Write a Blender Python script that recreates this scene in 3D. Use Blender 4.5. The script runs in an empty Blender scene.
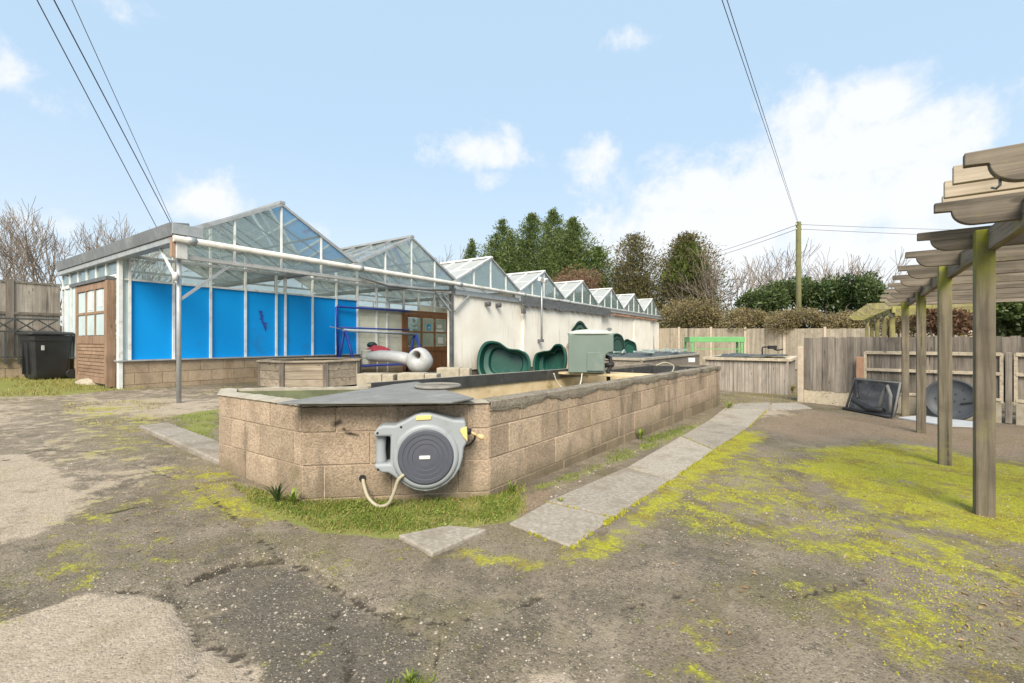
import bpy, math, random
import numpy as np
from mathutils import Vector, Matrix, noise as mnoise
random.seed(7); RNG = np.random.default_rng(7)
scene = bpy.context.scene
COL = scene.collection
F, CX, CY, CZ = 455.0, 512.0, 341.5, 1.12      # focal length in pixels, image centre, eye height
R = math.radians

# ------------------------------------------------------------------ ground
def gz(x, y=0):
    x = max(-16.0, min(16.0, x))
    return -0.03 * x
def G(px, py):
    """point of the ground seen at a pixel of the photograph"""
    u = (px - CX) / F; v = (py - CY) / F
    Y = CZ / (v - 0.03 * u)
    return (u * Y, Y, -0.03 * u * Y)
def W(px, py, Y):
    return ((px - CX) / F * Y, Y, CZ - (py - CY) / F * Y)

# ------------------------------------------------------------------ mesh builder
FR = {}
def V(*a): return Vector(a)
class MB:
    def __init__(self): self.v = []; self.f = []; self.r = []; self.sm = []
    def add(self, vs, fs, rnd=None, smooth=False):
        b = len(self.v)
        self.v += [tuple(p) for p in vs]
        self.f += [tuple(i + b for i in f) for f in fs]
        rr = random.random() if rnd is None else rnd
        self.r += [rr] * len(vs); self.sm += [smooth] * len(fs)
        return self
    def box(self, x0, x1, y0, y1, z0, z1, rnd=None):
        vs = [(x0,y0,z0),(x1,y0,z0),(x1,y1,z0),(x0,y1,z0),(x0,y0,z1),(x1,y0,z1),(x1,y1,z1),(x0,y1,z1)]
        return self.add(vs, [(0,3,2,1),(4,5,6,7),(0,1,5,4),(1,2,6,5),(2,3,7,6),(3,0,4,7)], rnd)
    def obox(self, c, ax, ay, az, rnd=None):
        c, ax, ay, az = Vector(c), Vector(ax), Vector(ay), Vector(az)
        vs = [c+sx*ax+sy*ay+sz*az for sz in (-1,1) for sx,sy in ((-1,-1),(1,-1),(1,1),(-1,1))]
        fs = [(0,3,2,1),(4,5,6,7),(0,1,5,4),(1,2,6,5),(2,3,7,6),(3,0,4,7)]
        if ax.cross(ay).dot(az) < 0: fs = [f[::-1] for f in fs]
        return self.add(vs, fs, rnd)
    def bar(self, p, q, w, h, up=(0,0,1), rnd=None):
        p, q = Vector(p), Vector(q); d = q - p; L = d.length; d /= L
        up = Vector(up)
        if abs(d.dot(up)) > .98: up = Vector((1,0,0))
        s = d.cross(up).normalized(); n = s.cross(d)
        return self.obox((p+q)/2, d*L/2, s*w/2, n*h/2, rnd)
    def tube(self, pts, r, n=8, rnd=None, cap=True):
        pts = [Vector(p) for p in pts]
        rs = r if isinstance(r, (list, tuple)) else [r]*len(pts)
        vs = []; fs = []; ref = None
        for i, p in enumerate(pts):
            a = pts[max(0, i-1)]; b = pts[min(len(pts)-1, i+1)]
            d = (b - a).normalized()
            if ref is None: ref = Vector((0,0,1)) if abs(d.z) < .9 else Vector((1,0,0))
            s = d.cross(ref)
            if s.length < 1e-4: s = d.orthogonal()
            s.normalize(); t = d.cross(s); ref = -t if False else s.cross(d)
            for k in range(n):
                an = 2*math.pi*k/n
                vs.append(p + rs[i]*(math.cos(an)*s + math.sin(an)*t))
        for i in range(len(pts)-1):
            for k in range(n):
                k2 = (k+1) % n
                fs.append((i*n+k, i*n+k2, (i+1)*n+k2, (i+1)*n+k))
        self.add(vs, fs, rnd, True)
        if cap:
            b = len(self.v) - len(vs)
            self.f.append(tuple(b+k for k in range(n))[::-1]); self.sm.append(False)
            e = b + (len(pts)-1)*n
            self.f.append(tuple(e+k for k in range(n))); self.sm.append(False)
        return self
    def prism(self, poly, o, ux, uy, n, d0, d1, rnd=None):
        """2D outline (in ux, uy) extruded along n from d0 to d1"""
        o, ux, uy, n = Vector(o), Vector(ux), Vector(uy), Vector(n)
        a = [o + ux*x + uy*y + n*d0 for x, y in poly]; b = [o + ux*x + uy*y + n*d1 for x, y in poly]
        m = len(poly)
        area = sum(poly[i][0]*poly[(i+1)%m][1]-poly[(i+1)%m][0]*poly[i][1] for i in range(m))
        flip = (area > 0) == (ux.cross(uy).dot(n)*(d1-d0) < 0)
        fs = [tuple(range(m))[::-1], tuple(range(m, 2*m))] + [(i, (i+1)%m, m+(i+1)%m, m+i) for i in range(m)]
        if flip: fs = [f[::-1] for f in fs]
        return self.add(a+b, fs, rnd)
    def lathe(self, prof, c, axis=(0,0,1), n=32, rnd=None, cap=True, sx=1.0, smooth=True):
        axis = Vector(axis).normalized(); s = axis.orthogonal().normalized()
        if abs(axis.z) < .5: s = Vector((0,0,1)).cross(axis).normalized()
        t = axis.cross(s); c = Vector(c); vs = []; fs = []
        for r, h in prof:
            for k in range(n):
                an = 2*math.pi*k/n
                vs.append(c + axis*h + r*(math.cos(an)*s*sx + math.sin(an)*t))
        for i in range(len(prof)-1):
            for k in range(n):
                k2 = (k+1) % n
                fs.append((i*n+k, i*n+k2, (i+1)*n+k2, (i+1)*n+k))
        self.add(vs, fs, rnd, smooth)
        if cap:
            b = len(self.v)-len(vs)
            self.f.append(tuple(b+k for k in range(n))[::-1]); self.sm.append(False)
            e = b+(len(prof)-1)*n
            self.f.append(tuple(e+k for k in range(n))); self.sm.append(False)
        return self
    def loft(self, rings, rnd=None, cap=True, smooth=True):
        m = len(rings[0]); vs = [p for r in rings for p in r]; fs = []
        for i in range(len(rings)-1):
            for k in range(m):
                k2 = (k+1) % m
                fs.append((i*m+k, i*m+k2, (i+1)*m+k2, (i+1)*m+k))
        self.add(vs, fs, rnd, smooth)
        if cap:
            b = len(self.v)-len(vs)
            self.f.append(tuple(b+k for k in range(m))[::-1]); self.sm.append(smooth)
            e = b+(len(rings)-1)*m
            self.f.append(tuple(e+k for k in range(m))); self.sm.append(smooth)
        return self
    def quads(self, P, rnd):
        """P: (N,4,3) array, rnd: (N,)"""
        b = len(self.v); N = len(P)
        self.v += [tuple(p) for p in P.reshape(-1, 3).tolist()]
        self.f += [(b+4*i, b+4*i+1, b+4*i+2, b+4*i+3) for i in range(N)]
        self.r += np.repeat(rnd, 4).tolist(); self.sm += [False]*N
        return self
    def build(self, name, mat, parent=None, world=False, loc=None, bevel=0, seg=2, label=None):
        me = bpy.data.meshes.new(name)
        vs = self.v
        fr = FR.get(parent.name) if parent else None
        if world and fr:
            (lx, ly, lz), a = fr; c, s = math.cos(-a), math.sin(-a)
            vs = [((x-lx)*c-(y-ly)*s, (x-lx)*s+(y-ly)*c, z-lz) for x, y, z in vs]
        elif parent is None and loc is not None:
            vs = [(x-loc[0], y-loc[1], z-loc[2]) for x, y, z in vs]
        me.from_pydata(vs, [], self.f); 
        at = me.attributes.new('rnd', 'FLOAT', 'POINT'); at.data.foreach_set('value', self.r)
        if any(self.sm): me.polygons.foreach_set('use_smooth', self.sm)
        me.materials.append(M[mat]); me.update()
        o = bpy.data.objects.new(name, me); COL.objects.link(o)
        if parent: o.parent = parent; FR[o.name] = fr
        elif loc is not None: o.location = loc
        if bevel:
            b = o.modifiers.new('bevel', 'BEVEL'); b.width = bevel; b.segments = seg; b.limit_method = 'ANGLE'; b.angle_limit = R(40)
        if label: o['label'] = label
        return o
def thing(name, label, cat, loc=(0,0,0), rotz=0.0, group=None):
    o = bpy.data.objects.new(name, None); COL.objects.link(o); o.empty_display_size = .2
    o.location = loc; o.rotation_euler = (0,0,rotz); FR[o.name] = (tuple(loc), rotz)
    return tag(o, label, cat, group)
def tag(o, label, cat, group=None):
    o['label'] = label; o['category'] = cat
    if group: o['group'] = group
    return o
def copy_tree(o, parent=None):
    c = o.copy(); COL.objects.link(c); c.parent = parent
    for ch in list(o.children): copy_tree(ch, c)
    return c

# ------------------------------------------------------------------ materials
M = {}
class NT:
    def __init__(self, name):
        m = bpy.data.materials.new(name); m.use_nodes = True; self.m = m; self.t = m.node_tree
        self.t.nodes.clear(); self.out = self.n('ShaderNodeOutputMaterial'); M[name] = m
    def n(self, ty, **k):
        nd = self.t.nodes.new(ty)
        for a, b in k.items(): setattr(nd, a, b)
        return nd
    def l(self, a, b): self.t.links.new(a, b)
    def noise(self, vec, scale, detail=4, rough=.55, dist=0):
        nd = self.n('ShaderNodeTexNoise'); nd.inputs['Scale'].default_value = scale
        nd.inputs['Detail'].default_value = detail; nd.inputs['Roughness'].default_value = rough; nd.inputs['Distortion'].default_value = dist
        if vec is not None: self.l(vec, nd.inputs['Vector'])
        return nd.outputs['Fac']
    def ramp(self, fac, a, b, ca=(0,0,0,1), cb=(1,1,1,1)):
        nd = self.n('ShaderNodeMapRange'); nd.clamp = True; nd.interpolation_type = 'SMOOTHSTEP'
        nd.inputs[1].default_value = a; nd.inputs[2].default_value = b
        self.l(fac, nd.inputs[0]); return nd.outputs[0]
    def mix(self, fac, a, b):
        nd = self.n('ShaderNodeMix', data_type='RGBA')
        for s, x in ((nd.inputs[0], fac), (nd.inputs[6], a), (nd.inputs[7], b)):
            if isinstance(x, (int, float)): s.default_value = x
            elif isinstance(x, (tuple, list)): s.default_value = tuple(x)[:3] + (1,)
            else: self.l(x, s)
        return nd.outputs[2]
    def math(self, op, a, b=0.0, c=None):
        nd = self.n('ShaderNodeMath', operation=op)
        for s, x in zip(nd.inputs, (a, b, c)):
            if x is None: continue
            if isinstance(x, (int, float)): s.default_value = x
            else: self.l(x, s)
        return nd.outputs[0]
    def map(self, vec, sc):
        nd = self.n('ShaderNodeMapping'); nd.inputs['Scale'].default_value = sc; self.l(vec, nd.inputs['Vector']); return nd.outputs[0]
    def obj(self): return self.n('ShaderNodeTexCoord').outputs['Object']
    def attr(self, name):
        nd = self.n('ShaderNodeAttribute'); nd.attribute_name = name; return nd.outputs['Fac']
    def bsdf(self, col, rough=.7, metal=0, bump=None, bs=.3, bd=.02, spec=.4, **k):
        p = self.n('ShaderNodeBsdfPrincipled')
        for s, x in ((p.inputs['Base Color'], col), (p.inputs['Roughness'], rough), (p.inputs['Metallic'], metal)):
            if isinstance(x, (int, float)): s.default_value = x
            elif isinstance(x, (tuple, list)): s.default_value = tuple(x)[:3] + (1,)
            else: self.l(x, s)
        p.inputs['Specular IOR Level'].default_value = spec
        if bump is not None:
            b = self.n('ShaderNodeBump'); b.inputs['Strength'].default_value = bs; b.inputs['Distance'].default_value = bd
            self.l(bump, b.inputs['Height']); self.l(b.outputs[0], p.inputs['Normal'])
        self.l(p.outputs[0], self.out.inputs[0]); return p
def plain(name, c1, c2=None, scale=6, rough=.6, metal=0, bs=.15, bd=.01, rv=.0, spec=.4, c3=None, s3=1.2, t3=(.55,.7)):
    t = NT(name); o = t.obj()
    c2 = c2 or tuple(x*.75 for x in c1)
    n = t.noise(o, scale, 6, .6); col = t.mix(t.ramp(n, .3, .7), c1, c2)
    if c3: col = t.mix(t.ramp(t.noise(o, s3, 5, .65), *t3), col, c3)
    if rv:
        f = t.math('MULTIPLY_ADD', t.attr('rnd'), 2*rv, 1-rv)
        h = t.n('ShaderNodeHueSaturation'); t.l(f, h.inputs['Value']); t.l(col, h.inputs['Color']); col = h.outputs[0]
    t.bsdf(col, rough, metal, t.noise(o, scale*5, 5, .6), bs, bd, spec)
def wood(name, c1, c2, axis=2, fine=22, algae=None, ag=(.52,.66), rv=.2, rough=.85, ascale=2.2, bs=.5, top=None):
    t = NT(name); o = t.obj()
    # decorrelate each board with its random value
    cmb = t.n('ShaderNodeCombineXYZ'); r = t.attr('rnd')
    for i in range(3): t.l(t.math('MULTIPLY', r, 37.0), cmb.inputs[i])
    ad = t.n('ShaderNodeVectorMath', operation='ADD'); t.l(o, ad.inputs[0]); t.l(cmb.outputs[0], ad.inputs[1]); ov = ad.outputs[0]
    sc = [fine]*3; sc[axis] = fine*.05
    g = t.noise(t.map(ov, sc), 1.0, 6, .65, .6)
    big = t.noise(ov, 2.5, 4, .6)
    col = t.mix(t.ramp(g, .32, .68), c1, c2)
    col = t.mix(t.math('MULTIPLY', t.ramp(big, .45, .75), .45), col, tuple(x*.5 for x in c2))
    sc2 = [fine*.9]*3; sc2[axis] = fine*.022
    cr = t.noise(t.map(ov, sc2), 1.0, 3, .5, .3)
    col = t.mix(t.math('MULTIPLY', t.ramp(cr, .60, .68), .65), col, tuple(x*.28 for x in c2))
    kn = t.n('ShaderNodeTexVoronoi'); kn.inputs['Scale'].default_value = 1.0; sc3 = [7.0]*3; sc3[axis] = 2.6; t.l(t.map(ov, sc3), kn.inputs['Vector'])
    col = t.mix(t.math('MULTIPLY', t.ramp(kn.outputs['Distance'], .14, .06), .6), col, tuple(x*.35 for x in c2))
    if algae: col = t.mix(t.math('MULTIPLY', t.ramp(t.noise(ov, ascale, 6, .7), *ag), .8), col, algae)
    if top:
        sx = t.n('ShaderNodeSeparateXYZ'); t.l(o, sx.inputs[0])
        col = t.mix(t.math('MULTIPLY', t.ramp(sx.outputs[2], *top[1]), t.ramp(t.noise(ov, 5, 5, .7), .3, .6)), col, top[0])
    f = t.math('MULTIPLY_ADD', r, 2*rv, 1-rv)
    h = t.n('ShaderNodeHueSaturation'); t.l(f, h.inputs['Value']); t.l(col, h.inputs['Color'])
    t.bsdf(h.outputs[0], rough, 0, g, bs, .006, .25)
def block(name, c1, c2, stain, algae=None, rv=.18):
    t = NT(name); o = t.obj()
    sp = t.n('ShaderNodeTexVoronoi'); sp.inputs['Scale'].default_value = 90; t.l(o, sp.inputs['Vector'])
    n1 = t.noise(o, 60, 5, .7); n2 = t.noise(o, 3.2, 5, .65); n3 = t.noise(t.map(o, (2.2,2.2,.5)), 1.6, 6, .7)
    col = t.mix(t.ramp(n1, .3, .7), c1, c2)
    bw = t.n('ShaderNodeRGBToBW'); t.l(sp.outputs['Color'], bw.inputs[0])
    col = t.mix(t.math('MULTIPLY', t.ramp(bw.outputs[0], .74, .84), .28), col, (.52,.45,.36))
    col = t.mix(t.math('MULTIPLY', t.ramp(bw.outputs[0], .3, .2), .35), col, (.14,.11,.08))
    col = t.mix(t.math('MULTIPLY', t.ramp(n2, .45, .75), .55), col, tuple(x*.55 for x in c2))
    col = t.mix(t.math('MULTIPLY', t.ramp(n3, .50, .68), .8), col, stain)
    if algae: col = t.mix(t.math('MULTIPLY', t.ramp(t.noise(o, 2.7, 6, .7), .56, .7), .6), col, algae)
    if algae:
        sx = t.n('ShaderNodeSeparateXYZ'); t.l(o, sx.inputs[0])
        low = t.ramp(t.math('ADD', sx.outputs[2], t.math('MULTIPLY', t.math('SUBTRACT', n2, .5), .45)), .24, .02)
        col = t.mix(t.math('MULTIPLY', low, .62), col, (.13,.11,.065))
    f = t.math('MULTIPLY_ADD', t.attr('rnd'), 2*rv, 1-rv)
    h = t.n('ShaderNodeHueSaturation'); t.l(f, h.inputs['Value']); t.l(col, h.inputs['Color'])
    t.bsdf(h.outputs[0], .93, 0, t.math('ADD', n1, t.math('MULTIPLY', sp.outputs['Distance'], -1.2)), .42, .006, .15)
def glass(name, tint, dirt_sheen, dirt_sheen_col, gl=.12, trans=.0):
    t = NT(name); o = t.obj()
    tr = t.n('ShaderNodeBsdfTransparent'); tr.inputs[0].default_value = tint + (1,)
    g = t.n('ShaderNodeBsdfGlossy'); g.inputs['Roughness'].default_value = .04; g.inputs['Color'].default_value = (.9,.95,.95,1)
    bm = t.n('ShaderNodeBump'); bm.inputs['Strength'].default_value = .06; bm.inputs['Distance'].default_value = .02
    t.l(t.noise(o, 1.7, 2), bm.inputs['Height']); t.l(bm.outputs[0], g.inputs['Normal'])
    fr = t.n('ShaderNodeLayerWeight'); fr.inputs[0].default_value = .25
    mx = t.n('ShaderNodeMixShader'); t.l(t.math('MULTIPLY_ADD', fr.outputs['Fresnel'], .8, gl), mx.inputs[0]); t.l(tr.outputs[0], mx.inputs[1]); t.l(g.outputs[0], mx.inputs[2])
    df = t.n('ShaderNodeBsdfDiffuse'); dn = t.noise(o, 2.4, 6, .7)
    t.l(t.mix(t.ramp(dn, .3, .7), dirt_sheen_col, tuple(x*.7 for x in dirt_sheen_col)), df.inputs[0])
    sh = df.outputs[0]
    if trans:
        tl = t.n('ShaderNodeBsdfTranslucent'); tl.inputs[0].default_value = dirt_sheen_col + (1,)
        m0 = t.n('ShaderNodeMixShader'); m0.inputs[0].default_value = trans; t.l(df.outputs[0], m0.inputs[1]); t.l(tl.outputs[0], m0.inputs[2]); sh = m0.outputs[0]
    m2 = t.n('ShaderNodeMixShader'); fac = t.math('MULTIPLY', t.ramp(dn, .1, .8), 0.7*dirt_sheen)
    t.l(t.math('ADD', fac, dirt_sheen*.5), m2.inputs[0]); t.l(mx.outputs[0], m2.inputs[1]); t.l(sh, m2.inputs[2])
    t.l(m2.outputs[0], t.out.inputs[0])
def leaf(name, c1, c2, rough=.6, tr=.25):
    t = NT(name); r = t.attr('rnd')
    col = t.mix(r, c1, c2)
    p = t.n('ShaderNodeBsdfPrincipled'); t.l(col, p.inputs['Base Color']); p.inputs['Roughness'].default_value = rough; p.inputs['Specular IOR Level'].default_value = .25
    tl = t.n('ShaderNodeBsdfTranslucent'); t.l(col, tl.inputs[0])
    mx = t.n('ShaderNodeMixShader'); mx.inputs[0].default_value = tr; t.l(p.outputs[0], mx.inputs[1]); t.l(tl.outputs[0], mx.inputs[2])
    t.l(mx.outputs[0], t.out.inputs[0])

block('block', (.46,.36,.262), (.28,.212,.15), (.15,.125,.095), (.19,.18,.08))
block('block_pale', (.47,.37,.26), (.35,.265,.18), (.27,.19,.12), None, .12)
plain('mortar', (.47,.375,.275), (.33,.25,.18), 14, .95)
block('cap', (.29,.255,.205), (.17,.148,.115), (.07,.06,.05), (.13,.13,.06), .08)
plain('paving', (.39,.35,.295), (.25,.222,.18), 38, .92, c3=(.23,.195,.145), s3=3.2, rv=.14, bs=.5, t3=(.46,.72))
plain('ply', (.68,.545,.35), (.55,.42,.25), 5, .8, c3=(.30,.24,.13), s3=2.0)
plain('green_slime', (.15,.17,.09), (.09,.10,.05), 5, .7)
plain('liner', (.035,.036,.038), (.06,.06,.06), 7, .45, c3=(.14,.14,.13), s3=3)
plain('pale_edge', (.38,.345,.275), (.27,.24,.185), 8, .8)
plain('blue', (.0,.29,.76), (.0,.30,.78), 1.0, .55, bs=.25, rv=.06, c3=(.01,.24,.62), s3=1.3, spec=.25)
plain('white_bar', (.78,.79,.78), (.6,.62,.6), 5, .5, c3=(.45,.45,.42), s3=3)
plain('galv', (.42,.44,.44), (.33,.35,.35), 7, .5, .35, c3=(.27,.25,.22), s3=4)
plain('dark_metal', (.16,.165,.165), (.10,.105,.105), 6, .5, .3)
plain('eaves', (.20,.212,.22), (.145,.155,.16), 3, .6, .1, c3=(.27,.28,.285), s3=2)
plain('pipe', (.60,.60,.57), (.45,.45,.42), 4, .45, c3=(.30,.28,.23), s3=2.5)
plain('lead', (.34,.355,.36), (.27,.28,.285), 3, .6, .1, c3=(.32,.33,.33), s3=2)
t_ = NT('render'); o_ = t_.obj()
c_ = t_.mix(t_.ramp(t_.noise(o_, 1.1, 5, .6), .35, .7), (.80,.765,.68), (.72,.675,.58))
c_ = t_.mix(t_.math('MULTIPLY', t_.ramp(t_.noise(t_.map(o_, (3,3,.35)), 1.3, 6, .7), .54, .72), .65), c_, (.47,.39,.285))
c_ = t_.mix(t_.ramp(t_.noise(o_, 9, 6, .7), .70, .75), c_, (.25,.21,.16))
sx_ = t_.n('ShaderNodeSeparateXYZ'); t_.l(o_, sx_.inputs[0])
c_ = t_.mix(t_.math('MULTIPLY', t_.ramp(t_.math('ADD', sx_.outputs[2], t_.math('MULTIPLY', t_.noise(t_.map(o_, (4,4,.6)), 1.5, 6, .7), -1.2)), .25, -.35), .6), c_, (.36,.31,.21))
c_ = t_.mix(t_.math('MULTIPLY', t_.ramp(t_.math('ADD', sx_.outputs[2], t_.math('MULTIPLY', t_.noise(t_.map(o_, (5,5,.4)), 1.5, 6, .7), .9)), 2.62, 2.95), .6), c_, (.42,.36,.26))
t_.bsdf(c_, .9, 0, t_.noise(o_, 30, 5), .3, .01)
plain('plinth', (.16,.12,.09), (.10,.08,.06), 6, .9)
plain('cream', (.74,.72,.58), (.64,.62,.48), 3, .6)
plain('panel_pale', (.55,.66,.68), (.47,.58,.6), 2, .35)
wood('door_wood', (.30,.15,.075), (.20,.095,.045), 2, 26, rv=.1)
wood('door_pale', (.34,.235,.165), (.235,.15,.10), 2, 26, rv=.12)
wood('old_wood', (.28,.245,.205), (.145,.125,.104), 2, 30, rv=.25)
wood('old_wood_x', (.29,.255,.21), (.165,.14,.112), 0, 30, rv=.22)
wood('post_wood', (.235,.20,.145), (.12,.10,.073), 2, 26, (.22,.21,.075), (.54,.72), .08, top=((.24,.25,.03), (1.45,1.95)))
wood('rafter', (.23,.195,.15), (.10,.084,.066), 1, 24, (.24,.23,.08), (.56,.72), .28)
wood('rafter_pale', (.52,.45,.345), (.37,.31,.23), 1, 22, None, rv=.08)
wood('beam_wood', (.26,.22,.17), (.13,.108,.083), 0, 24, (.24,.24,.07), (.55,.72), .1)
wood('mossy_wood', (.30,.265,.15), (.19,.17,.09), 2, 18, (.29,.28,.075), (.42,.62), .15)
wood('rail_pale', (.56,.49,.375), (.42,.36,.26), 0, 24, rv=.1)
wood('planter_wood', (.42,.355,.27), (.27,.22,.16), 0, 16, rv=.2)
wood('strip_wood', (.40,.355,.30), (.25,.22,.185), 2, 20, rv=.14)
wood('pole_wood', (.19,.175,.10), (.11,.10,.055), 2, 18, (.15,.16,.06), (.4,.6), .1)
plain('concrete_post', (.52,.44,.34), (.41,.34,.26), 8, .9)
plain('concrete_pale', (.40,.36,.28), (.30,.265,.20), 7, .9)
plain('rust_post', (.42,.25,.16), (.34,.2,.13), 7, .9)
wood('concrete_panel', (.36,.315,.245), (.25,.215,.165), 2, 7, (.22,.2,.12), (.5,.7), .16)
plain('bin', (.022,.023,.025), (.034,.035,.037), 3, .42)
plain('clip', (.6,.6,.58), None, 3, .5)
plain('reel_grey', (.29,.315,.33), (.265,.285,.30), 5, .42, bs=.03, c3=(.23,.24,.235), s3=5)
plain('reel_dark', (.075,.08,.10), (.065,.07,.088), 5, .55, bs=.03)
plain('reel_black', (.02,.02,.022), None, 5, .6)
plain('reel_yellow', (.72,.52,.20), (.66,.47,.17), 5, .5, bs=.03)
plain('hose', (.40,.37,.27), (.32,.29,.20), 9, .5)
plain('brass', (.62,.45,.24), (.5,.36,.18), 8, .45)
plain('sheet', (.215,.218,.21), (.165,.166,.16), 6, .9, c3=(.26,.255,.24), s3=3, spec=.12)
plain('lid_grey', (.24,.23,.205), (.17,.16,.14), 9, .8)
plain('box_green', (.155,.20,.172), (.13,.17,.147), 3, .55, bs=.05, c3=(.19,.225,.195), s3=2)
plain('box_lid', (.46,.48,.43), (.38,.40,.35), 4, .55)
plain('mould_green', (.008,.07,.052), (.006,.05,.038), 2.5, .38, bs=.08, c3=(.015,.09,.07), s3=2)
plain('mould_dark', (.012,.05,.04), (.01,.035,.03), 3, .45)
plain('mould_tan', (.38,.30,.24), (.3,.23,.18), 3, .6)
plain('blue_steel', (.03,.075,.40), (.02,.05,.30), 5, .45)
plain('grey_bar', (.45,.48,.50), None, 5, .5)
plain('shell', (.42,.43,.43), (.36,.37,.37), 12, .55, c3=(.30,.30,.29), s3=4)
plain('red_net', (.45,.05,.07), (.3,.03,.05), 14, .8)
plain('tub', (.66,.67,.58), None, 4, .5)
plain('green_plastic', (.09,.42,.12), None, 4, .45)
plain('lime', (.16,.40,.155), (.13,.35,.125), 4, .4, bs=.03)
plain('net_dark', (.05,.06,.06), (.09,.10,.10), 10, .7)
plain('net_pale', (.38,.45,.42), (.28,.34,.32), 10, .6)
plain('cage_net', (.13,.132,.137), (.08,.082,.087), 20, .7)
plain('disc_dark', (.06,.066,.075), (.045,.05,.058), 4, .5)
plain('board_pale', (.52,.54,.56), (.44,.46,.48), 4, .6)
plain('wire', (.09,.075,.085), None, 4, .6)
plain('bark', (.22,.18,.135), (.14,.11,.085), 8, .9)
plain('twig', (.27,.225,.18), (.185,.15,.118), 8, .9, rv=.3)
plain('stone', (.33,.29,.24), (.20,.17,.14), 30, .9, rv=.45)
plain('paper', (.75,.77,.75), None, 4, .6)
plain('paper_blue', (.02,.36,.62), None, 4, .6)
plain('brick', (.36,.13,.07), (.28,.1,.06), 20, .9)
plain('lamp_white', (.7,.7,.68), None, 4, .4)
plain('soil', (.16,.12,.08), (.10,.075,.05), 12, .95, bs=.6)
plain('inner_dark', (.07,.075,.07), (.05,.055,.05), 4, .8)
plain('rope', (.6,.58,.48), None, 10, .8)
glass('glass', (.88,.92,.90), .24, (.60,.66,.62), .06)  # pale film: part dirt, part glass reflection painted in as diffuse colour
glass('glass_gable', (.90,.94,.93), .13, (.62,.70,.68), .05, .4)
glass('glass_roof', (.84,.88,.87), .74, (.76,.78,.76), .05, .4)
glass('glass_clear', (.70,.78,.77), .10, (.3,.35,.33), .16)
leaf('conifer', (.055,.10,.028), (.24,.28,.095))
leaf('conifer_olive', (.085,.09,.03), (.26,.215,.10))
leaf('conifer_lime', (.05,.10,.02), (.16,.22,.045))
leaf('laurel', (.03,.06,.018), (.15,.19,.07), .35)
leaf('bramble', (.12,.115,.045), (.36,.28,.15))
leaf('brown_leaf', (.15,.09,.055), (.33,.21,.13))
leaf('ivy', (.015,.04,.012), (.17,.21,.065), .35)
leaf('grass_blade', (.08,.14,.018), (.32,.37,.085))
leaf('dry_grass', (.22,.20,.06), (.42,.36,.13))
leaf('moss_leaf', (.19,.20,.02), (.43,.405,.04))
t = NT('soot'); o_ = t.obj()
ta_ = t.n('ShaderNodeBsdfTransparent'); sd_ = t.n('ShaderNodeBsdfDiffuse'); sd_.inputs[0].default_value = (.03,.027,.025,1); sm_ = t.n('ShaderNodeMixShader')
t.l(t.math('MULTIPLY', t.ramp(t.math('ADD', t.attr('rnd'), t.math('MULTIPLY', t.math('SUBTRACT', t.noise(o_, 22, 7, .75), .5), 1.7)), .22, .95), .75), sm_.inputs[0]); t.l(ta_.outputs[0], sm_.inputs[1]); t.l(sd_.outputs[0], sm_.inputs[2]); t.l(sm_.outputs[0], t.out.inputs[0])
leaf('litter', (.22,.13,.06), (.46,.33,.18))
# ------------------------------------------------------------------ camera, light, sky
cam = bpy.data.cameras.new('camera'); co = bpy.data.objects.new('camera', cam); COL.objects.link(co)
co.location = (0, 0, CZ); co.rotation_euler = (R(90), 0, 0)
cam.sensor_width = 36; cam.lens = 36*F/1024; cam.clip_start = .05; cam.clip_end = 3000
scene.camera = co
SUN_EL, SUN_AZ = 44, 186           # azimuth measured clockwise from +Y: the sun stands behind the camera
sd = bpy.data.lights.new('sun', 'SUN'); sd.energy = 3.0; sd.angle = R(32); sd.color = (1, .90, .76)
so = bpy.data.objects.new('sun', sd); COL.objects.link(so)
dv = Vector((math.sin(R(SUN_AZ))*math.cos(R(SUN_EL)), math.cos(R(SUN_AZ))*math.cos(R(SUN_EL)), math.sin(R(SUN_EL))))
so.rotation_euler = dv.to_track_quat('Z', 'Y').to_euler(); so.location = dv*50
w = bpy.data.worlds.new('World'); scene.world = w; w.use_nodes = True
nt = w.node_tree; nt.nodes.clear()
class WT(NT):
    def __init__(self): self.t = nt
t = WT()
sky = t.n('ShaderNodeTexSky'); sky.sky_type = 'NISHITA'; sky.sun_disc = False; sky.sun_elevation = R(SUN_EL); sky.sun_rotation = R(SUN_AZ)
sky.air_density = 1.0; sky.dust_density = 1.6; sky.ozone_density = 1.0; sky.altitude = 50
dr = t.n('ShaderNodeTexCoord').outputs['Generated']
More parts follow.
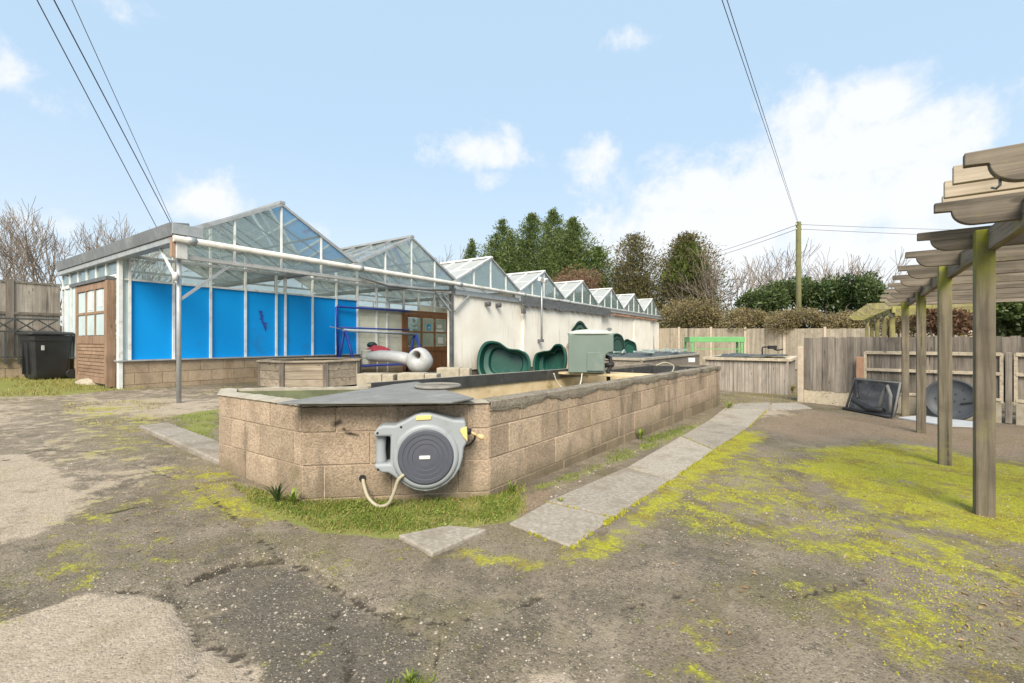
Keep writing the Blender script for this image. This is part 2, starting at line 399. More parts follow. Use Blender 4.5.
# clouds: soft heaps standing in chosen directions of the sky, broken up by noise
CL = [(465,153,52,20,1.0),(490,180,22,12,.8),(590,160,38,30,.8),(665,155,38,28,.7),(880,105,42,36,1.1),(800,125,45,32,.8),(850,150,95,48,1.05),(945,150,40,26,.8),
      (720,190,95,45,1.0),(830,205,120,50,1.1),(700,240,120,50,1.1),(860,255,90,45,1.1),(620,235,80,30,.6),(208,205,34,26,1.0),(622,40,30,16,.75),(120,2,55,18,.6),(395,200,25,14,.3),(960,280,60,50,1.0),
      (30,225,50,20,.5),(1120,60,80,40,.8),(-60,60,90,40,.8),(1180,230,90,60,1.0),(330,238,60,22,.45),(760,290,120,50,1.0)]
nz = t.noise(dr, 7.0, 8, .62, .3); nz2 = t.noise(dr, 20, 6, .65)
tot = None
for px, py, rx, ry, k in CL:
    d = Vector(((px-CX)/F, 1, (CY-py)/F)); Ln = d.length; d.normalize()
    rt = d.cross(Vector((0,0,1))).normalized(); up = rt.cross(d)
    sb = t.n('ShaderNodeVectorMath', operation='SUBTRACT'); t.l(dr, sb.inputs[0]); sb.inputs[1].default_value = d
    def dot(v):
        q = t.n('ShaderNodeVectorMath', operation='DOT_PRODUCT'); t.l(sb.outputs[0], q.inputs[0]); q.inputs[1].default_value = v; return q.outputs['Value']
    a = t.math('POWER', t.math('ABSOLUTE', dot(rt/(rx/F/Ln))), 2); b = t.math('POWER', t.math('ABSOLUTE', dot(up/(ry/F/Ln))), 2)
    g = t.math('MULTIPLY', t.math('EXPONENT', t.math('MULTIPLY', t.math('ADD', a, b), -.8)), k*.86)
    tot = g if tot is None else t.math('MAXIMUM', tot, g)
field = t.math('ADD', t.math('ADD', tot, t.math('MULTIPLY', t.math('SUBTRACT', nz, .5), 1.7)), t.math('MULTIPLY', t.math('SUBTRACT', nz2, .5), .8))
cm = t.ramp(field, .24, .82)
far = t.ramp(t.noise(dr, 2.6, 6, .6), .52, .66)           # unseen clouds behind the camera, added for lighting
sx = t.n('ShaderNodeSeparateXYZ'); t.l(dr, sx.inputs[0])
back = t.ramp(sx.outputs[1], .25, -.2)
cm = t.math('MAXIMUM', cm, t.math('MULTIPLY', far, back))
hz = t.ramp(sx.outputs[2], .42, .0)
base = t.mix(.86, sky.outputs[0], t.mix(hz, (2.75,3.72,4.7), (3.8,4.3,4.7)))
col = t.mix(t.math('MULTIPLY', cm, .9), base, t.mix(back, (4.75,4.8,4.9), (8.6,8.2,7.6)))  # out-of-frame clouds made brighter and warmer to add light on the yard
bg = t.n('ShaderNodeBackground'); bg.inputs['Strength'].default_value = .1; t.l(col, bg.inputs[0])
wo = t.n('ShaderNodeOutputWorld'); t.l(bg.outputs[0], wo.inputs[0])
scene.view_settings.view_transform = 'Standard'; scene.view_settings.look = 'None'; scene.view_settings.gamma = 1; scene.view_settings.exposure = 1.1
scene.cycles.max_bounces = 8; scene.cycles.transparent_max_bounces = 24; scene.cycles.use_denoising = True

# ------------------------------------------------------------------ ground
def axis(lo, hi, step, far):
    a = list(np.arange(lo, hi+1e-6, step)); s = step
    r = a[-1]
    while r < far: s *= 1.35; r += s; a.append(r)
    s = step; l = a[0]; L = []
    while l > -far: s *= 1.35; l -= s; L.append(l)
    return np.array(L[::-1] + a)
xs = axis(-9, 9, .07, 700); ys = axis(.6, 13, .06, 700)
xs = np.sort(np.concatenate([xs[(xs < -3.6) | (xs > 3.6)], np.arange(-3.6, 3.601, .028)])); ys = np.sort(np.concatenate([ys[(ys < .8) | (ys > 4.2)], np.arange(.8, 4.201, .028)]))
X, Y = np.meshgrid(xs, ys); nx, ny = len(xs), len(ys)
def polyg(px): return np.array([G(*p)[:2] for p in px])
def sdist(P, X, Y):
    """signed distance to polygon, positive inside"""
    d = np.full(X.shape, 1e9); ins = np.zeros(X.shape, bool); n = len(P)
    for i in range(n):
        ax, ay = P[i]; bx, by = P[(i+1) % n]
        ex, ey = bx-ax, by-ay; h = np.clip(((X-ax)*ex+(Y-ay)*ey)/(ex*ex+ey*ey+1e-12), 0, 1)
        d = np.minimum(d, np.hypot(X-ax-h*ex, Y-ay-h*ey))
        c = ((ay > Y) != (by > Y)) & (X < ex*(Y-ay)/(ey if abs(ey) > 1e-9 else 1e-9)+ax)
        ins ^= c
    return np.where(ins, d, -d)
masks = {k: np.zeros(X.shape) for k in ('moss','grass','pale','dark','leafy')}
def paint(k, px, val, soft):
    m = val*np.clip(.5 + .5*sdist(polyg(px), X, Y)/soft, 0, 1)
    masks[k] = np.maximum(masks[k], m)
MOSS = [([(560,560),(602,560),(645,528),(700,484),(752,448),(768,432),(738,430),(690,455),(640,503),(592,548)],.95,.12),
 ([(812,446),(905,443),(1024,466),(1130,480),(1140,560),(1024,548),(930,528),(850,502),(795,470)],1.0,.3),
 ([(720,450),(815,446),(800,480),(850,505),(1024,552),(1024,640),(930,590),(820,560),(690,530),(640,520)],.55,.3),
 ([(850,560),(1040,570),(1060,700),(900,690),(820,640)],.52,.3),
 ([(640,600),(760,600),(760,690),(620,690)],.36,.25),
 ([(215,462),(160,470),(175,505),(250,535),(300,520),(270,490)],.62,.2),
 ([(60,400),(150,400),(180,440),(120,470),(60,450)],.45,.3),
 ([(20,520),(130,500),(210,560),(60,600),(-40,590)],.40,.3),
 ([(480,545),(560,560),(540,575),(430,556)],.65,.06),
 ([(310,540),(400,540),(420,560),(330,580)],.35,.15)]
for a in MOSS: paint('moss', *a)
for a in [([(-40,374),(140,372),(150,388),(60,396),(-40,398)],.9,.35),([(168,416),(222,408),(222,445),(180,442)],.8,.15),
 ([(225,478),(300,505),(420,505),(525,488),(520,520),(450,532),(380,540),(300,530),(250,510)],1.0,.06),
 ([(380,668),(440,664),(445,690),(375,690)],.55,.06),([(525,490),(690,425),(720,410),(700,430),(560,490)],.6,.07),
 ([(60,430),(130,415),(150,430),(90,448)],.4,.3),([(180,395),(330,388),(330,396),(180,402)],.4,.3)]: paint('grass', *a)
for a in [([(-60,648),(30,612),(90,592),(150,594),(182,612),(198,640),(236,648),(260,668),(262,720),(-80,720)],1.0,.03),
 ([(-80,458),(30,452),(82,478),(88,508),(40,540),(-80,552)],.85,.1),([(520,668),(570,664),(580,690),(515,690)],.8,.04),
 ([(60,398),(260,396),(240,412),(160,420),(40,420)],.75,.5),([(-80,400),(60,402),(70,430),(-80,440)],.6,.4),
 ([(725,404),(800,402),(800,412),(760,420)],.7,.2)]: paint('pale', *a)
paint('pale', [(-80,386),(150,388),(330,386),(330,398),(215,405),(150,432),(215,470),(130,500),(60,530),(-80,560)], .50, .5)
for a in [([(190,585),(240,562),(300,565),(345,592),(400,618),(440,640),(420,690),(270,690),(255,655),(215,640)],1.0,.05),
 ([(440,560),(640,560),(700,640),(640,690),(440,690)],.5,.3),([(640,480),(800,500),(850,560),(700,600),(600,560)],.55,.3)]: paint('dark', *a)
for a in [([(740,425),(800,408),(900,420),(1030,428),(1100,440),(1024,462),(900,440),(810,444)],.9,.4),
 ([(960,590),(1040,575),(1060,640),(980,650)],.6,.15),([(500,500),(560,486),(545,505),(520,520)],.7,.04)]: paint('leafy', *a)
Z = -0.03*np.clip(X, -16, 16)
near = np.clip(1-np.hypot(X, Y)/16, 0, 1)
def nse(s, k, seed):
    out = np.zeros(X.shape); sel = near > 0
    idx = np.argwhere(sel); xx = X[sel]; yy = Y[sel]
    out[sel] = [mnoise.noise((a*s+seed, b*s, k)) for a, b in zip(xx, yy)]
    return out
Z += near*(.012*nse(.9, .3, 3) + .005*nse(4.5, 2.3, 8))
# the broken asphalt edge: surface one course lower inside the dark ring and the pale patch
lo = np.clip(.5+.5*(sdist(polyg([(172,592),(200,573),(238,561),(278,559),(312,570),(337,587),(385,616),(440,640),(430,720),(180,720),(200,640)]), X, Y)+.03*nse(7,1.1,5))/.03, 0, 1)
Z -= .018*lo
Z += .006*masks['moss']*near + .01*masks['grass']*near*(.5+nse(9, 3.3, 2))
edge = np.clip(1-np.abs(lo-.5)*2.2, 0, 1)*.9
def lined(px):
    P = [G(*p)[:2] for p in px]; d = np.full(X.shape, 9.)
    for (ax, ay), (bx, by) in zip(P[:-1], P[1:]):
        ex, ey = bx-ax, by-ay; h = np.clip(((X-ax)*ex+(Y-ay)*ey)/(ex*ex+ey*ey), 0, 1); d = np.minimum(d, np.hypot(X-ax-h*ex, Y-ay-h*ey))
    return d
wob = .022*nse(3.5, 6.1, 4)+.022*nse(13, 2.2, 9)
for px, wd in (([(203,575),(240,562),(283,559),(318,571),(345,592),(372,608)],.035),([(60,520),(104,514),(150,505),(182,500)],.03),([(0,462),(40,449),(95,452),(130,462)],.028),
    ([(345,592),(330,620),(352,650),(340,690)],.022),([(372,608),(440,622),(505,612),(540,596)],.022),([(120,590),(160,596),(196,612),(205,640),(240,652),(262,690)],.026),
    ([(130,462),(200,490),(250,530),(283,559)],.022),([(620,610),(700,590),(790,600),(900,570)],.014)):
    edge = np.maximum(edge, np.clip(1-np.abs(lined(px)+wob)/wd, 0, 1))
Z -= .012*edge*near
vs_z = Z
me = bpy.data.meshes.new('ground')
vs = np.stack([X, Y, Z], -1).reshape(-1, 3)
i = np.arange(nx*ny).reshape(ny, nx)
fs = np.stack([i[:-1,:-1], i[:-1,1:], i[1:,1:], i[1:,:-1]], -1).reshape(-1, 4)
me.from_pydata(vs.tolist(), [], fs.tolist())
for k, a in list(masks.items()) + [('crack', edge)]:
    at = me.attributes.new(k, 'FLOAT', 'POINT'); at.data.foreach_set('value', a.reshape(-1).astype('f'))
me.polygons.foreach_set('use_smooth', [True]*len(fs))
t = NT('ground'); P = t.obj()
n05 = t.noise(P, .6, 5, .6); n2 = t.noise(P, 2.2, 6, .65); n8 = t.noise(P, 8, 7, .68); n30 = t.noise(P, 45, 7, .75); n1b = t.noise(P, 1.1, 6, .7, .5); n4 = t.noise(P, 4.2, 6, .7, .4)
vo = t.n('ShaderNodeTexVoronoi'); vo.inputs['Scale'].default_value = 120; t.l(P, vo.inputs['Vector'])
vb = t.n('ShaderNodeRGBToBW'); t.l(vo.outputs['Color'], vb.inputs[0])
v2 = t.n('ShaderNodeTexVoronoi'); v2.inputs['Scale'].default_value = 48; t.l(P, v2.inputs['Vector'])
v2b = t.n('ShaderNodeRGBToBW'); t.l(v2.outputs['Color'], v2b.inputs[0])
col = t.mix(t.ramp(n2, .3, .7), (.275,.232,.172), (.12,.10,.075))
col = t.mix(t.math('MULTIPLY', t.ramp(n05, .4, .65), .5), col, (.25,.20,.14))
col = t.mix(t.math('MULTIPLY', t.ramp(n30, .35, .7), .5), col, (.085,.073,.056))
col = t.mix(t.math('MULTIPLY', t.ramp(n1b, .47, .64), .6), col, (.145,.13,.058))
col = t.mix(t.math('MULTIPLY', t.ramp(n4, .53, .66), .6), col, (.085,.073,.055))
col = t.mix(t.math('MULTIPLY', t.ramp(n4, .43, .30), .5), col, (.32,.265,.195))
col = t.mix(t.math('MULTIPLY', t.ramp(n8, .54, .68), .55), col, (.075,.064,.048))
col = t.mix(t.math('MULTIPLY', t.ramp(n8, .44, .30), .4), col, (.30,.255,.195))
def msk(k, amp, lo_, hi_): 
    nn = t.math('ADD', t.math('MULTIPLY', t.math('SUBTRACT', n8, .5), amp), t.math('MULTIPLY', t.math('SUBTRACT', n30, .5), amp*.55))
    nn = t.math('ADD', nn, t.math('MULTIPLY', t.math('SUBTRACT', n2, .5), amp*.9))
    return t.ramp(t.math('ADD', t.attr(k), nn), lo_, hi_)
col = t.mix(t.math('MULTIPLY', msk('dark', 1.9, .30, 1.0), .72), col, (.10,.089,.073))
col = t.mix(t.math('MULTIPLY', msk('leafy', 1.2, .35, .8), .7), col, (.26,.19,.13))
# loose chippings bedded in the surface
st = t.math('MULTIPLY', t.ramp(vb.outputs[0], .66, .78), t.ramp(vo.outputs['Distance'], .50, .34))
col = t.mix(t.math('MULTIPLY', st, t.ramp(n8, .40, .60)), col, (.34,.30,.245))
st2 = t.math('MULTIPLY', t.ramp(v2b.outputs[0], .88, .92), t.ramp(v2.outputs['Distance'], .36, .26))
col = t.mix(t.math('MULTIPLY', st2, .85), col, (.38,.34,.29))
dk = t.ramp(vb.outputs[0], .26, .18); col = t.mix(t.math('MULTIPLY', dk, .5), col, (.05,.045,.04))
pc = t.mix(t.ramp(n30, .3, .7), (.47,.395,.31), (.33,.27,.205)); pc = t.mix(t.math('MULTIPLY', t.ramp(n4, .48, .68), .6), pc, (.29,.24,.165)); pc = t.mix(t.math('MULTIPLY', t.ramp(n1b, .5, .7), .4), pc, (.33,.265,.17))
pc = t.mix(t.math('MULTIPLY', dk, .5), pc, (.20,.17,.13))
col = t.mix(t.math('MULTIPLY', msk('pale', 1.6, .40, .72), .9), col, pc)
mc = t.mix(t.ramp(n30, .3, .72), (.20,.215,.028), (.43,.405,.04)); mc = t.mix(t.math('MULTIPLY', t.ramp(n4, .46, .62), .8), mc, (.21,.155,.045))
col = t.mix(t.math('MULTIPLY', msk('moss', 2.1, .30, .92), .93), col, mc)
gc = t.mix(t.ramp(n30, .3, .7), (.13,.17,.03), (.26,.25,.08))
col = t.mix(t.math('MULTIPLY', msk('grass', 1.3, .45, .75), .9), col, gc)
col = t.mix(t.math('MULTIPLY', t.math('MULTIPLY', t.ramp(t.math('ADD', t.attr('crack'), t.math('MULTIPLY', t.math('SUBTRACT', n30, .5), .9)), .42, .85), t.ramp(n8, .30, .5)), .88), col, (.045,.038,.028))
# everything beyond the yard is rough grass
sx = t.n('ShaderNodeSeparateXYZ'); t.l(P, sx.inputs[0])
col = t.mix(t.ramp(sx.outputs[1], 24, 40), col, (.11,.13,.04))
hgt = t.math('ADD', t.math('MULTIPLY', n30, 1.1), t.math('MULTIPLY', t.math('ADD', vo.outputs['Distance'], t.math('MULTIPLY', v2.outputs['Distance'], .4)), -.45))
t.bsdf(col, .95, 0, hgt, .8, .009, .12)
me.materials.append(M['ground']); me.update()
go = bpy.data.objects.new('ground', me); COL.objects.link(go); go['kind'] = 'structure'
def zsurf(x, y):
    j = int(np.clip(np.searchsorted(xs, x)-1, 0, nx-2)); k = int(np.clip(np.searchsorted(ys, y)-1, 0, ny-2))
    a = min(max((x-xs[j])/(xs[j+1]-xs[j]),0),1); b = min(max((y-ys[k])/(ys[k+1]-ys[k]),0),1)
    return (Z[k,j]*(1-a)+Z[k,j+1]*a)*(1-b)+(Z[k+1,j]*(1-a)+Z[k+1,j+1]*a)*b
def mval(k, x, y):
    j = int(np.clip(np.searchsorted(xs, x), 0, nx-1)); q = int(np.clip(np.searchsorted(ys, y), 0, ny-1)); return masks[k][q, j]

# paving path beside the tank: five slabs in one strip
path = MB()
Lf = [(507,525),(547,503),(626,468.5),(681,437),(708,421.5),(726,407.5)]
Rt = [(573,549.5),(613,519),(671,481),(714,450.5),(748,428),(766,411)]
for k in range(5):
    q = [Vector(G(*p)) for p in (Lf[k], Rt[k], Rt[k+1], Lf[k+1])]
    c = sum(q, Vector())/4; q = [c + (p-c)*(1-.012/(p-c).length) for p in q]
    # irregular front corners
    top = [p + Vector((0,0,.013+.003*(k % 2))) for p in q]; bot = [p - Vector((0,0,.05)) for p in q]
    path.add(bot+top, [(0,3,2,1),(4,5,6,7),(0,1,5,4),(1,2,6,5),(2,3,7,6),(3,0,4,7)])
q = [Vector(G(*p)) for p in ((398,538),(432,556.5),(487,532),(448,528))]
path.add([p-Vector((0,0,.05)) for p in q]+[p+Vector((0,0,.02)) for p in q], [(0,3,2,1),(4,5,6,7),(0,1,5,4),(1,2,6,5),(2,3,7,6),(3,0,4,7)])
for px4 in ([(738,404),(770,403),(768,410),(728,410)],[(772,404),(800,404),(812,409),(770,411)]):
    q = [Vector(G(*p)) for p in px4]
    path.add([p-Vector((0,0,.05)) for p in q]+[p+Vector((0,0,.018)) for p in q], [(0,3,2,1),(4,5,6,7),(0,1,5,4),(1,2,6,5),(2,3,7,6),(3,0,4,7)])
po = path.build('path', 'paving', bevel=.009); po['kind'] = 'structure'
kb = MB(); q = [Vector(G(*p)) for p in ((139,429),(221,467),(226,448),(168,426))]
kb.add([p-Vector((0,0,.08)) for p in q]+[p+Vector((0,0,.045)) for p in q], [(0,3,2,1),(4,5,6,7),(0,1,5,4),(1,2,6,5),(2,3,7,6),(3,0,4,7)])
ko = kb.build('pavement', 'paving', bevel=.015); ko['kind'] = 'structure'
# ------------------------------------------------------------------ greenhouse
P0 = Vector((-5.22, 7.13, 0)); GA = math.atan2(.8307, .5567)
D1 = Vector((.5567, .8307, 0)); D2 = Vector((-.8307, .5567, 0))
def lw(s, t_): return P0 + D1*s + D2*t_
def lz(s, t_): p = lw(s, t_); return gz(p.x)
gh = thing('greenhouse', 'long multi-bay glass greenhouse with blue panelled porch and white rendered front', 'greenhouse', (P0.x, P0.y, 0), GA)
BAY, T1, TB, NB = 3.28, 2.63, 6.45, 8
SE = BAY*NB
def part(name, mb, mat, parent=gh, **k): return mb.build(name, mat, parent, **k)
def blockrun(mb, p, q, z0, z1, th, n, course=.225, L=.45, off=0, chunk=.006):
    """courses of concrete blocks between p and q, faces towards n; tops end at z1"""
    p, q = Vector(p), Vector(q); d = (q-p); Ln = d.length; d /= Ln; n = Vector(n)
    z = z1; r = 0
    while z > z0:
        zb = max(z-course, z0-.3)
        x = -(L/2 if (r+off) % 2 else 0)
        while x < Ln-.01:
            a, b = max(x, 0)+.004, min(x+L, Ln)-.004
            if b-a > .03:
                j = random.uniform(-.002, .003)
                c = p + d*(a+b)/2 + n*(-th/2+j) + Vector((0,0,(zb+z)/2-p.z))
                mb.obox((c.x, c.y, (zb+.004+z-.004)/2), d*(b-a)/2, n*th/2, (0,0,(z-zb)/2-.004))
            x += L
        z -= course; r += 1
# low block walls under the glazing
wb = MB(); blockrun(wb, (0,T1,0), (7.15,T1,0), .0, .735, .15, (0,-1,0)); part('base_wall', wb, 'block_pale', bevel=.004)
wb = MB(); blockrun(wb, (0,4.9,0), (0,TB,0), .1, .735, .15, (-1,0,0)); part('base_wall', wb, 'block_pale', bevel=.004)
mo = MB(); mo.box(.012,7.14,T1+.012,T1+.14,-.3,.73); part('mortar_bed', mo, 'mortar')
mo = MB(); mo.box(.012,.14,4.91,TB,-.3,.73); part('mortar_bed', mo, 'mortar')
sl = MB(); sl.box(-.05,7.15,T1-.05,T1+.16,.737,.765); part('sill', sl, 'galv', bevel=.004)
bp = MB(); bp.box(-.02,.12,T1+.16,2.79,.0,.7); part('brick_pier', bp, 'brick')
# blue panels, upper panes and white bars of the recessed porch front
bars = [.0,.15,.867,1.553,2.28,3.0,3.23,3.96,4.67,5.36]
for a, b in zip(bars[1:-1], bars[2:]):
    m = MB(); m.box(a+.012,b-.012,T1+.035,T1+.06,.77,2.29); part('blue_panel', m, 'blue')
m = MB(); m.box(.02,.14,T1+.035,T1+.05,.77,2.75); part('corner_pane', m, 'panel_pale')
for a, b in zip(bars[1:-1], bars[2:]):
    m = MB(); m.box(a+.012,b-.012,T1+.04,T1+.046,2.33,2.75); part('upper_pane', m, 'glass')
m = MB(); m.box(.05,9.8,T1+.0,T1+.05,2.29,2.325); part('transom', m, 'white_bar')
m = MB(); m.box(.0,9.84,T1-.005,T1+.055,2.752,2.788); part('head_beam', m, 'white_bar')
def roofz(s_): q = s_ % 3.28; return 2.80+.84*(1-abs(q-1.64)/1.64)
for b in bars[1:]:
    m = MB(); m.box(b-.02,b+.02,T1-.01,T1+.07,.765,roofz(b)-.02); part('glazing_bar', m, 'white_bar')
allb = sorted(set(bars[1:]+[3.28,6.05,6.56,7.12,7.78,8.52,9.22,9.8]))
for a, b in zip(allb[:-1], allb[1:]):
    if b-a > .1:
        m = MB(); m.add([(a+.02,T1+.045,2.80),(b-.02,T1+.045,2.80),(b-.02,T1+.045,max(2.81,roofz(b-.02)-.03)),(a+.02,T1+.045,max(2.81,roofz(a+.02)-.03))],[(0,1,2,3)]); part('upper_pane', m, 'glass')
for b in (6.05,7.12,7.78,8.52,9.22):
    m = MB(); m.box(b-.018,b+.018,T1-.01,T1+.06,2.79,roofz(b)-.02); part('glazing_bar', m, 'white_bar')
m = MB(); m.box(-.025,.035,T1-.025,T1+.09,.2,2.76); part('corner_post', m, 'white_bar')
# torn scrap on blue panel
m = MB(); 
for k in range(5): 
    a = lambda: random.uniform(-.03,.03)
    m.add([(2.55+a()+.03*k,T1+.024,1.86-.09*k),(2.66+a()+.03*k,T1+.02,1.84-.09*k),(2.63+.03*k,T1+.026,1.72-.09*k+a())],[(0,1,2)])
part('torn_film', m, 'blue_steel')
# cream ribbed panel beside the door
m = MB()
for k in range(12): m.box(5.39,7.1,T1+.03,T1+.07+.01*(k%2),.12+k*.16,.12+k*.16+.157)
part('cream_panel', m, 'cream', bevel=.006)
for b in (6.05,6.45,7.12):
    m = MB(); m.box(b-.025,b+.025,T1-.01,T1+.06,.1,2.75); part('glazing_bar', m, 'white_bar')
for a, b in ((5.4,6.0),(6.1,6.4),(6.5,7.1),(7.15,7.75),(7.8,8.5),(8.55,9.2)):
    m = MB(); m.box(a,b,T1+.04,T1+.046,2.33,2.75); part('upper_pane', m, 'glass')
for b in (7.78,8.52,9.22):
    m = MB(); m.box(b-.02,b+.02,T1-.01,T1+.06,2.1,2.75); part('glazing_bar', m, 'white_bar')
def panel_door(name, w, z0, z1, mat, at, ux, n, cols=3, rows=2, split=.47, slats=True, label=None):
    """framed door: panes over boards. at: bottom-left corner, ux along, n outward"""
    at, ux, n = Vector(at), Vector(ux), Vector(n); H = z1-z0; uz = Vector((0,0,1))
    fr = MB()
    def rect(mb, x0, x1, y0, y1, d0, d1): mb.obox(at+ux*(x0+x1)/2+uz*((y0+y1)/2)+n*(d0+d1)/2, ux*(x1-x0)/2, n*(d1-d0)/2, uz*(y1-y0)/2)
    st = .11; zs = H*split
    rect(fr,0,st,0,H,0,.05); rect(fr,w-st,w,0,H,0,.05); rect(fr,st,w-st,H-.13,H,.002,.048); rect(fr,st,w-st,zs-.16,zs,.002,.048); rect(fr,st,w-st,0,.12,.002,.048)
    iw = w-2*st
    for c in range(1, cols): x = st+iw*c/cols; rect(fr,x-.03,x+.03,zs,H-.13,.004,.045)
    for r in range(1, rows): y = zs+(H-.13-zs)*r/rows; rect(fr,st,w-st,y-.025,y+.025,.006,.043)
    d = part(name, fr, mat, bevel=.004, label=label)
    bd = MB()
    if slats:
        k = 9
        for i_ in range(k):
            y0 = .12+(zs-.28)*i_/k; rect(bd,st,w-st,y0+.006,y0+(zs-.28)/k-.006,.012,.034)
        rect(bd,st,w-st,.12,zs-.16,.002,.012)
    else:
        for i_ in range(8): rect(bd,st+iw*i_/8+.003,st+iw*(i_+1)/8-.003,.12,zs-.16,.008,.03)
    part('door_panel', bd, mat, d, bevel=.003)
    for c in range(cols):
        for r in range(rows):
            g = MB(); x0 = st+iw*c/cols; y0 = zs+(H-.13-zs)*r/rows
            rect(g,x0+.02,x0+iw/cols-.02,y0+.015,y0+(H-.13-zs)/rows-.015,.02,.025); part('pane', g, 'panel_pale' if slats else 'glass_clear', d)
    return d, rect
# brown entrance door under the porch
zd = lz(8.2, T1)
dr1, rc = panel_door('entrance_door', 2.08, zd+.03, 2.03, 'door_wood', (7.16,T1+.02,zd+.03), (1,0,0), (0,-1,0), split=.44, slats=False, label='brown panelled door with notices stuck in its panes')
H_ = 2.0-zd
for (x, y, w_, h_, mt) in ((.98,H_-.52,.17,.2,'paper_blue'),(1.05,H_-.47,.06,.06,'paper'),(1.42,H_-.62,.36,.12,'paper'),(1.46,H_-.45,.24,.12,'paper'),(.2,H_-.3,.1,.14,'paper'),(1.5,H_-.98,.28,.22,'paper'),(.72,H_-1.12,.12,.06,'paper'),(1.30,H_-.24,.1,.05,'paper')):
    q = MB(); rc(q, x, x+w_, y, y+h_, .028+.004*(mt == 'paper' and x == 1.05), .031+.004*(mt == 'paper' and x == 1.05)); part('notice', q, mt, dr1)
hd = MB(); hd.tube([(8.98,T1-.05,1.0),(8.98,T1-.09,1.02),(8.98,T1-.09,1.22),(8.98,T1-.05,1.24)], .014); part('handle', hd, 'brass', dr1)
m = MB(); m.box(7.05,7.155,T1-.02,T1+.07,zd,2.1); m.box(9.245,9.35,T1-.02,T1+.07,zd,2.1); m.box(7.05,9.35,T1-.025,T1+.07,2.04,2.13); part('door_frame', m, 'door_wood')
m = MB(); m.box(5.38,7.04,T1-.04,T1+.06,2.04,2.14); part('lintel', m, 'galv')
m = MB(); m.box(9.36,9.8,T1+.0,T1+.05,zd,2.3); part('cream_panel', m, 'cream')
m = MB(); m.box(9.7,9.84,.2,T1,0,2.75); part('return_wall', m, 'render')
# left side: clerestory, sliding door, tall panes
m = MB(); m.box(-.03,.05,T1+.1,TB,2.33,2.40); m.box(-.03,.05,T1+.1,TB,2.74,2.80); part('clerestory_rail', m, 'white_bar')
for k in range(6):
    a = T1+.12+k*(TB-T1-.12)/6; b = T1+.12+(k+1)*(TB-T1-.12)/6
    g = MB(); g.box(.0,.006,a+.02,b-.02,2.40,2.74); part('upper_pane', g, 'glass_gable')
    if k: g = MB(); g.box(-.025,.04,a-.02,a+.02,2.40,2.74); part('glazing_bar', g, 'white_bar')
m = MB(); m.box(-.01,.03,T1+.10,2.79,.75,2.33); part('corner_pane', m, 'panel_pale')
zl = lz(0, 4.2)
dl, rc2 = panel_door('sliding_door', 1.95, zl+.04, 2.28, 'door_pale', (-.085,4.86,zl+.04), (0,-1,0), (-1,0,0), label='faded timber sliding door with six panes and a slatted foot')
q = MB(); rc2(q,.84,1.08,1.45,1.83,.028,.031); part('notice', q, 'paper', dl)
q = MB(); rc2(q,1.45,1.68,1.5,1.82,.028,.031); part('notice', q, 'paper', dl)
m = MB(); m.box(-.16,-.03,2.80,5.2,2.29,2.36); part('door_track', m, 'dark_metal')
m = MB(); m.box(-.15,-.02,2.80,2.90,zl,2.285); part('door_frame', m, 'door_pale')
for a, b, mt in ((4.92,5.2,'mould_dark'),(5.26,5.66,'panel_pale'),(5.72,6.16,'panel_pale')):
    g = MB(); g.box(.0,.01,a,b,.77,2.33); part('side_pane', g, 'glass_clear' if mt=='mould_dark' else 'panel_pale')
for a in (4.89,5.23,5.69,6.17):
    g = MB(); g.box(-.03,.05,a-.02,a+.025,.74,2.33); part('glazing_bar', g, 'white_bar')
# back and right end
for k in range(NB*4):
    g = MB(); g.box(k*.82+.02,(k+1)*.82-.02,TB-.01,TB,.3,2.75); part('back_pane', g, 'glass_gable') if k < 14 else None
m = MB(); m.box(14*.82,SE,TB-.05,TB+.02,-.8,2.75); part('back_wall', m, 'cream')
m = MB()
for k in range(15): m.box(k*.82-.015,k*.82+.015,TB-.03,TB+.02,.3,2.75)
part('back_mullions', m, 'white_bar')
m = MB(); m.box(0,14*.82,TB-.04,TB+.03,-.2,.3); part('base_wall', m, 'block_pale')
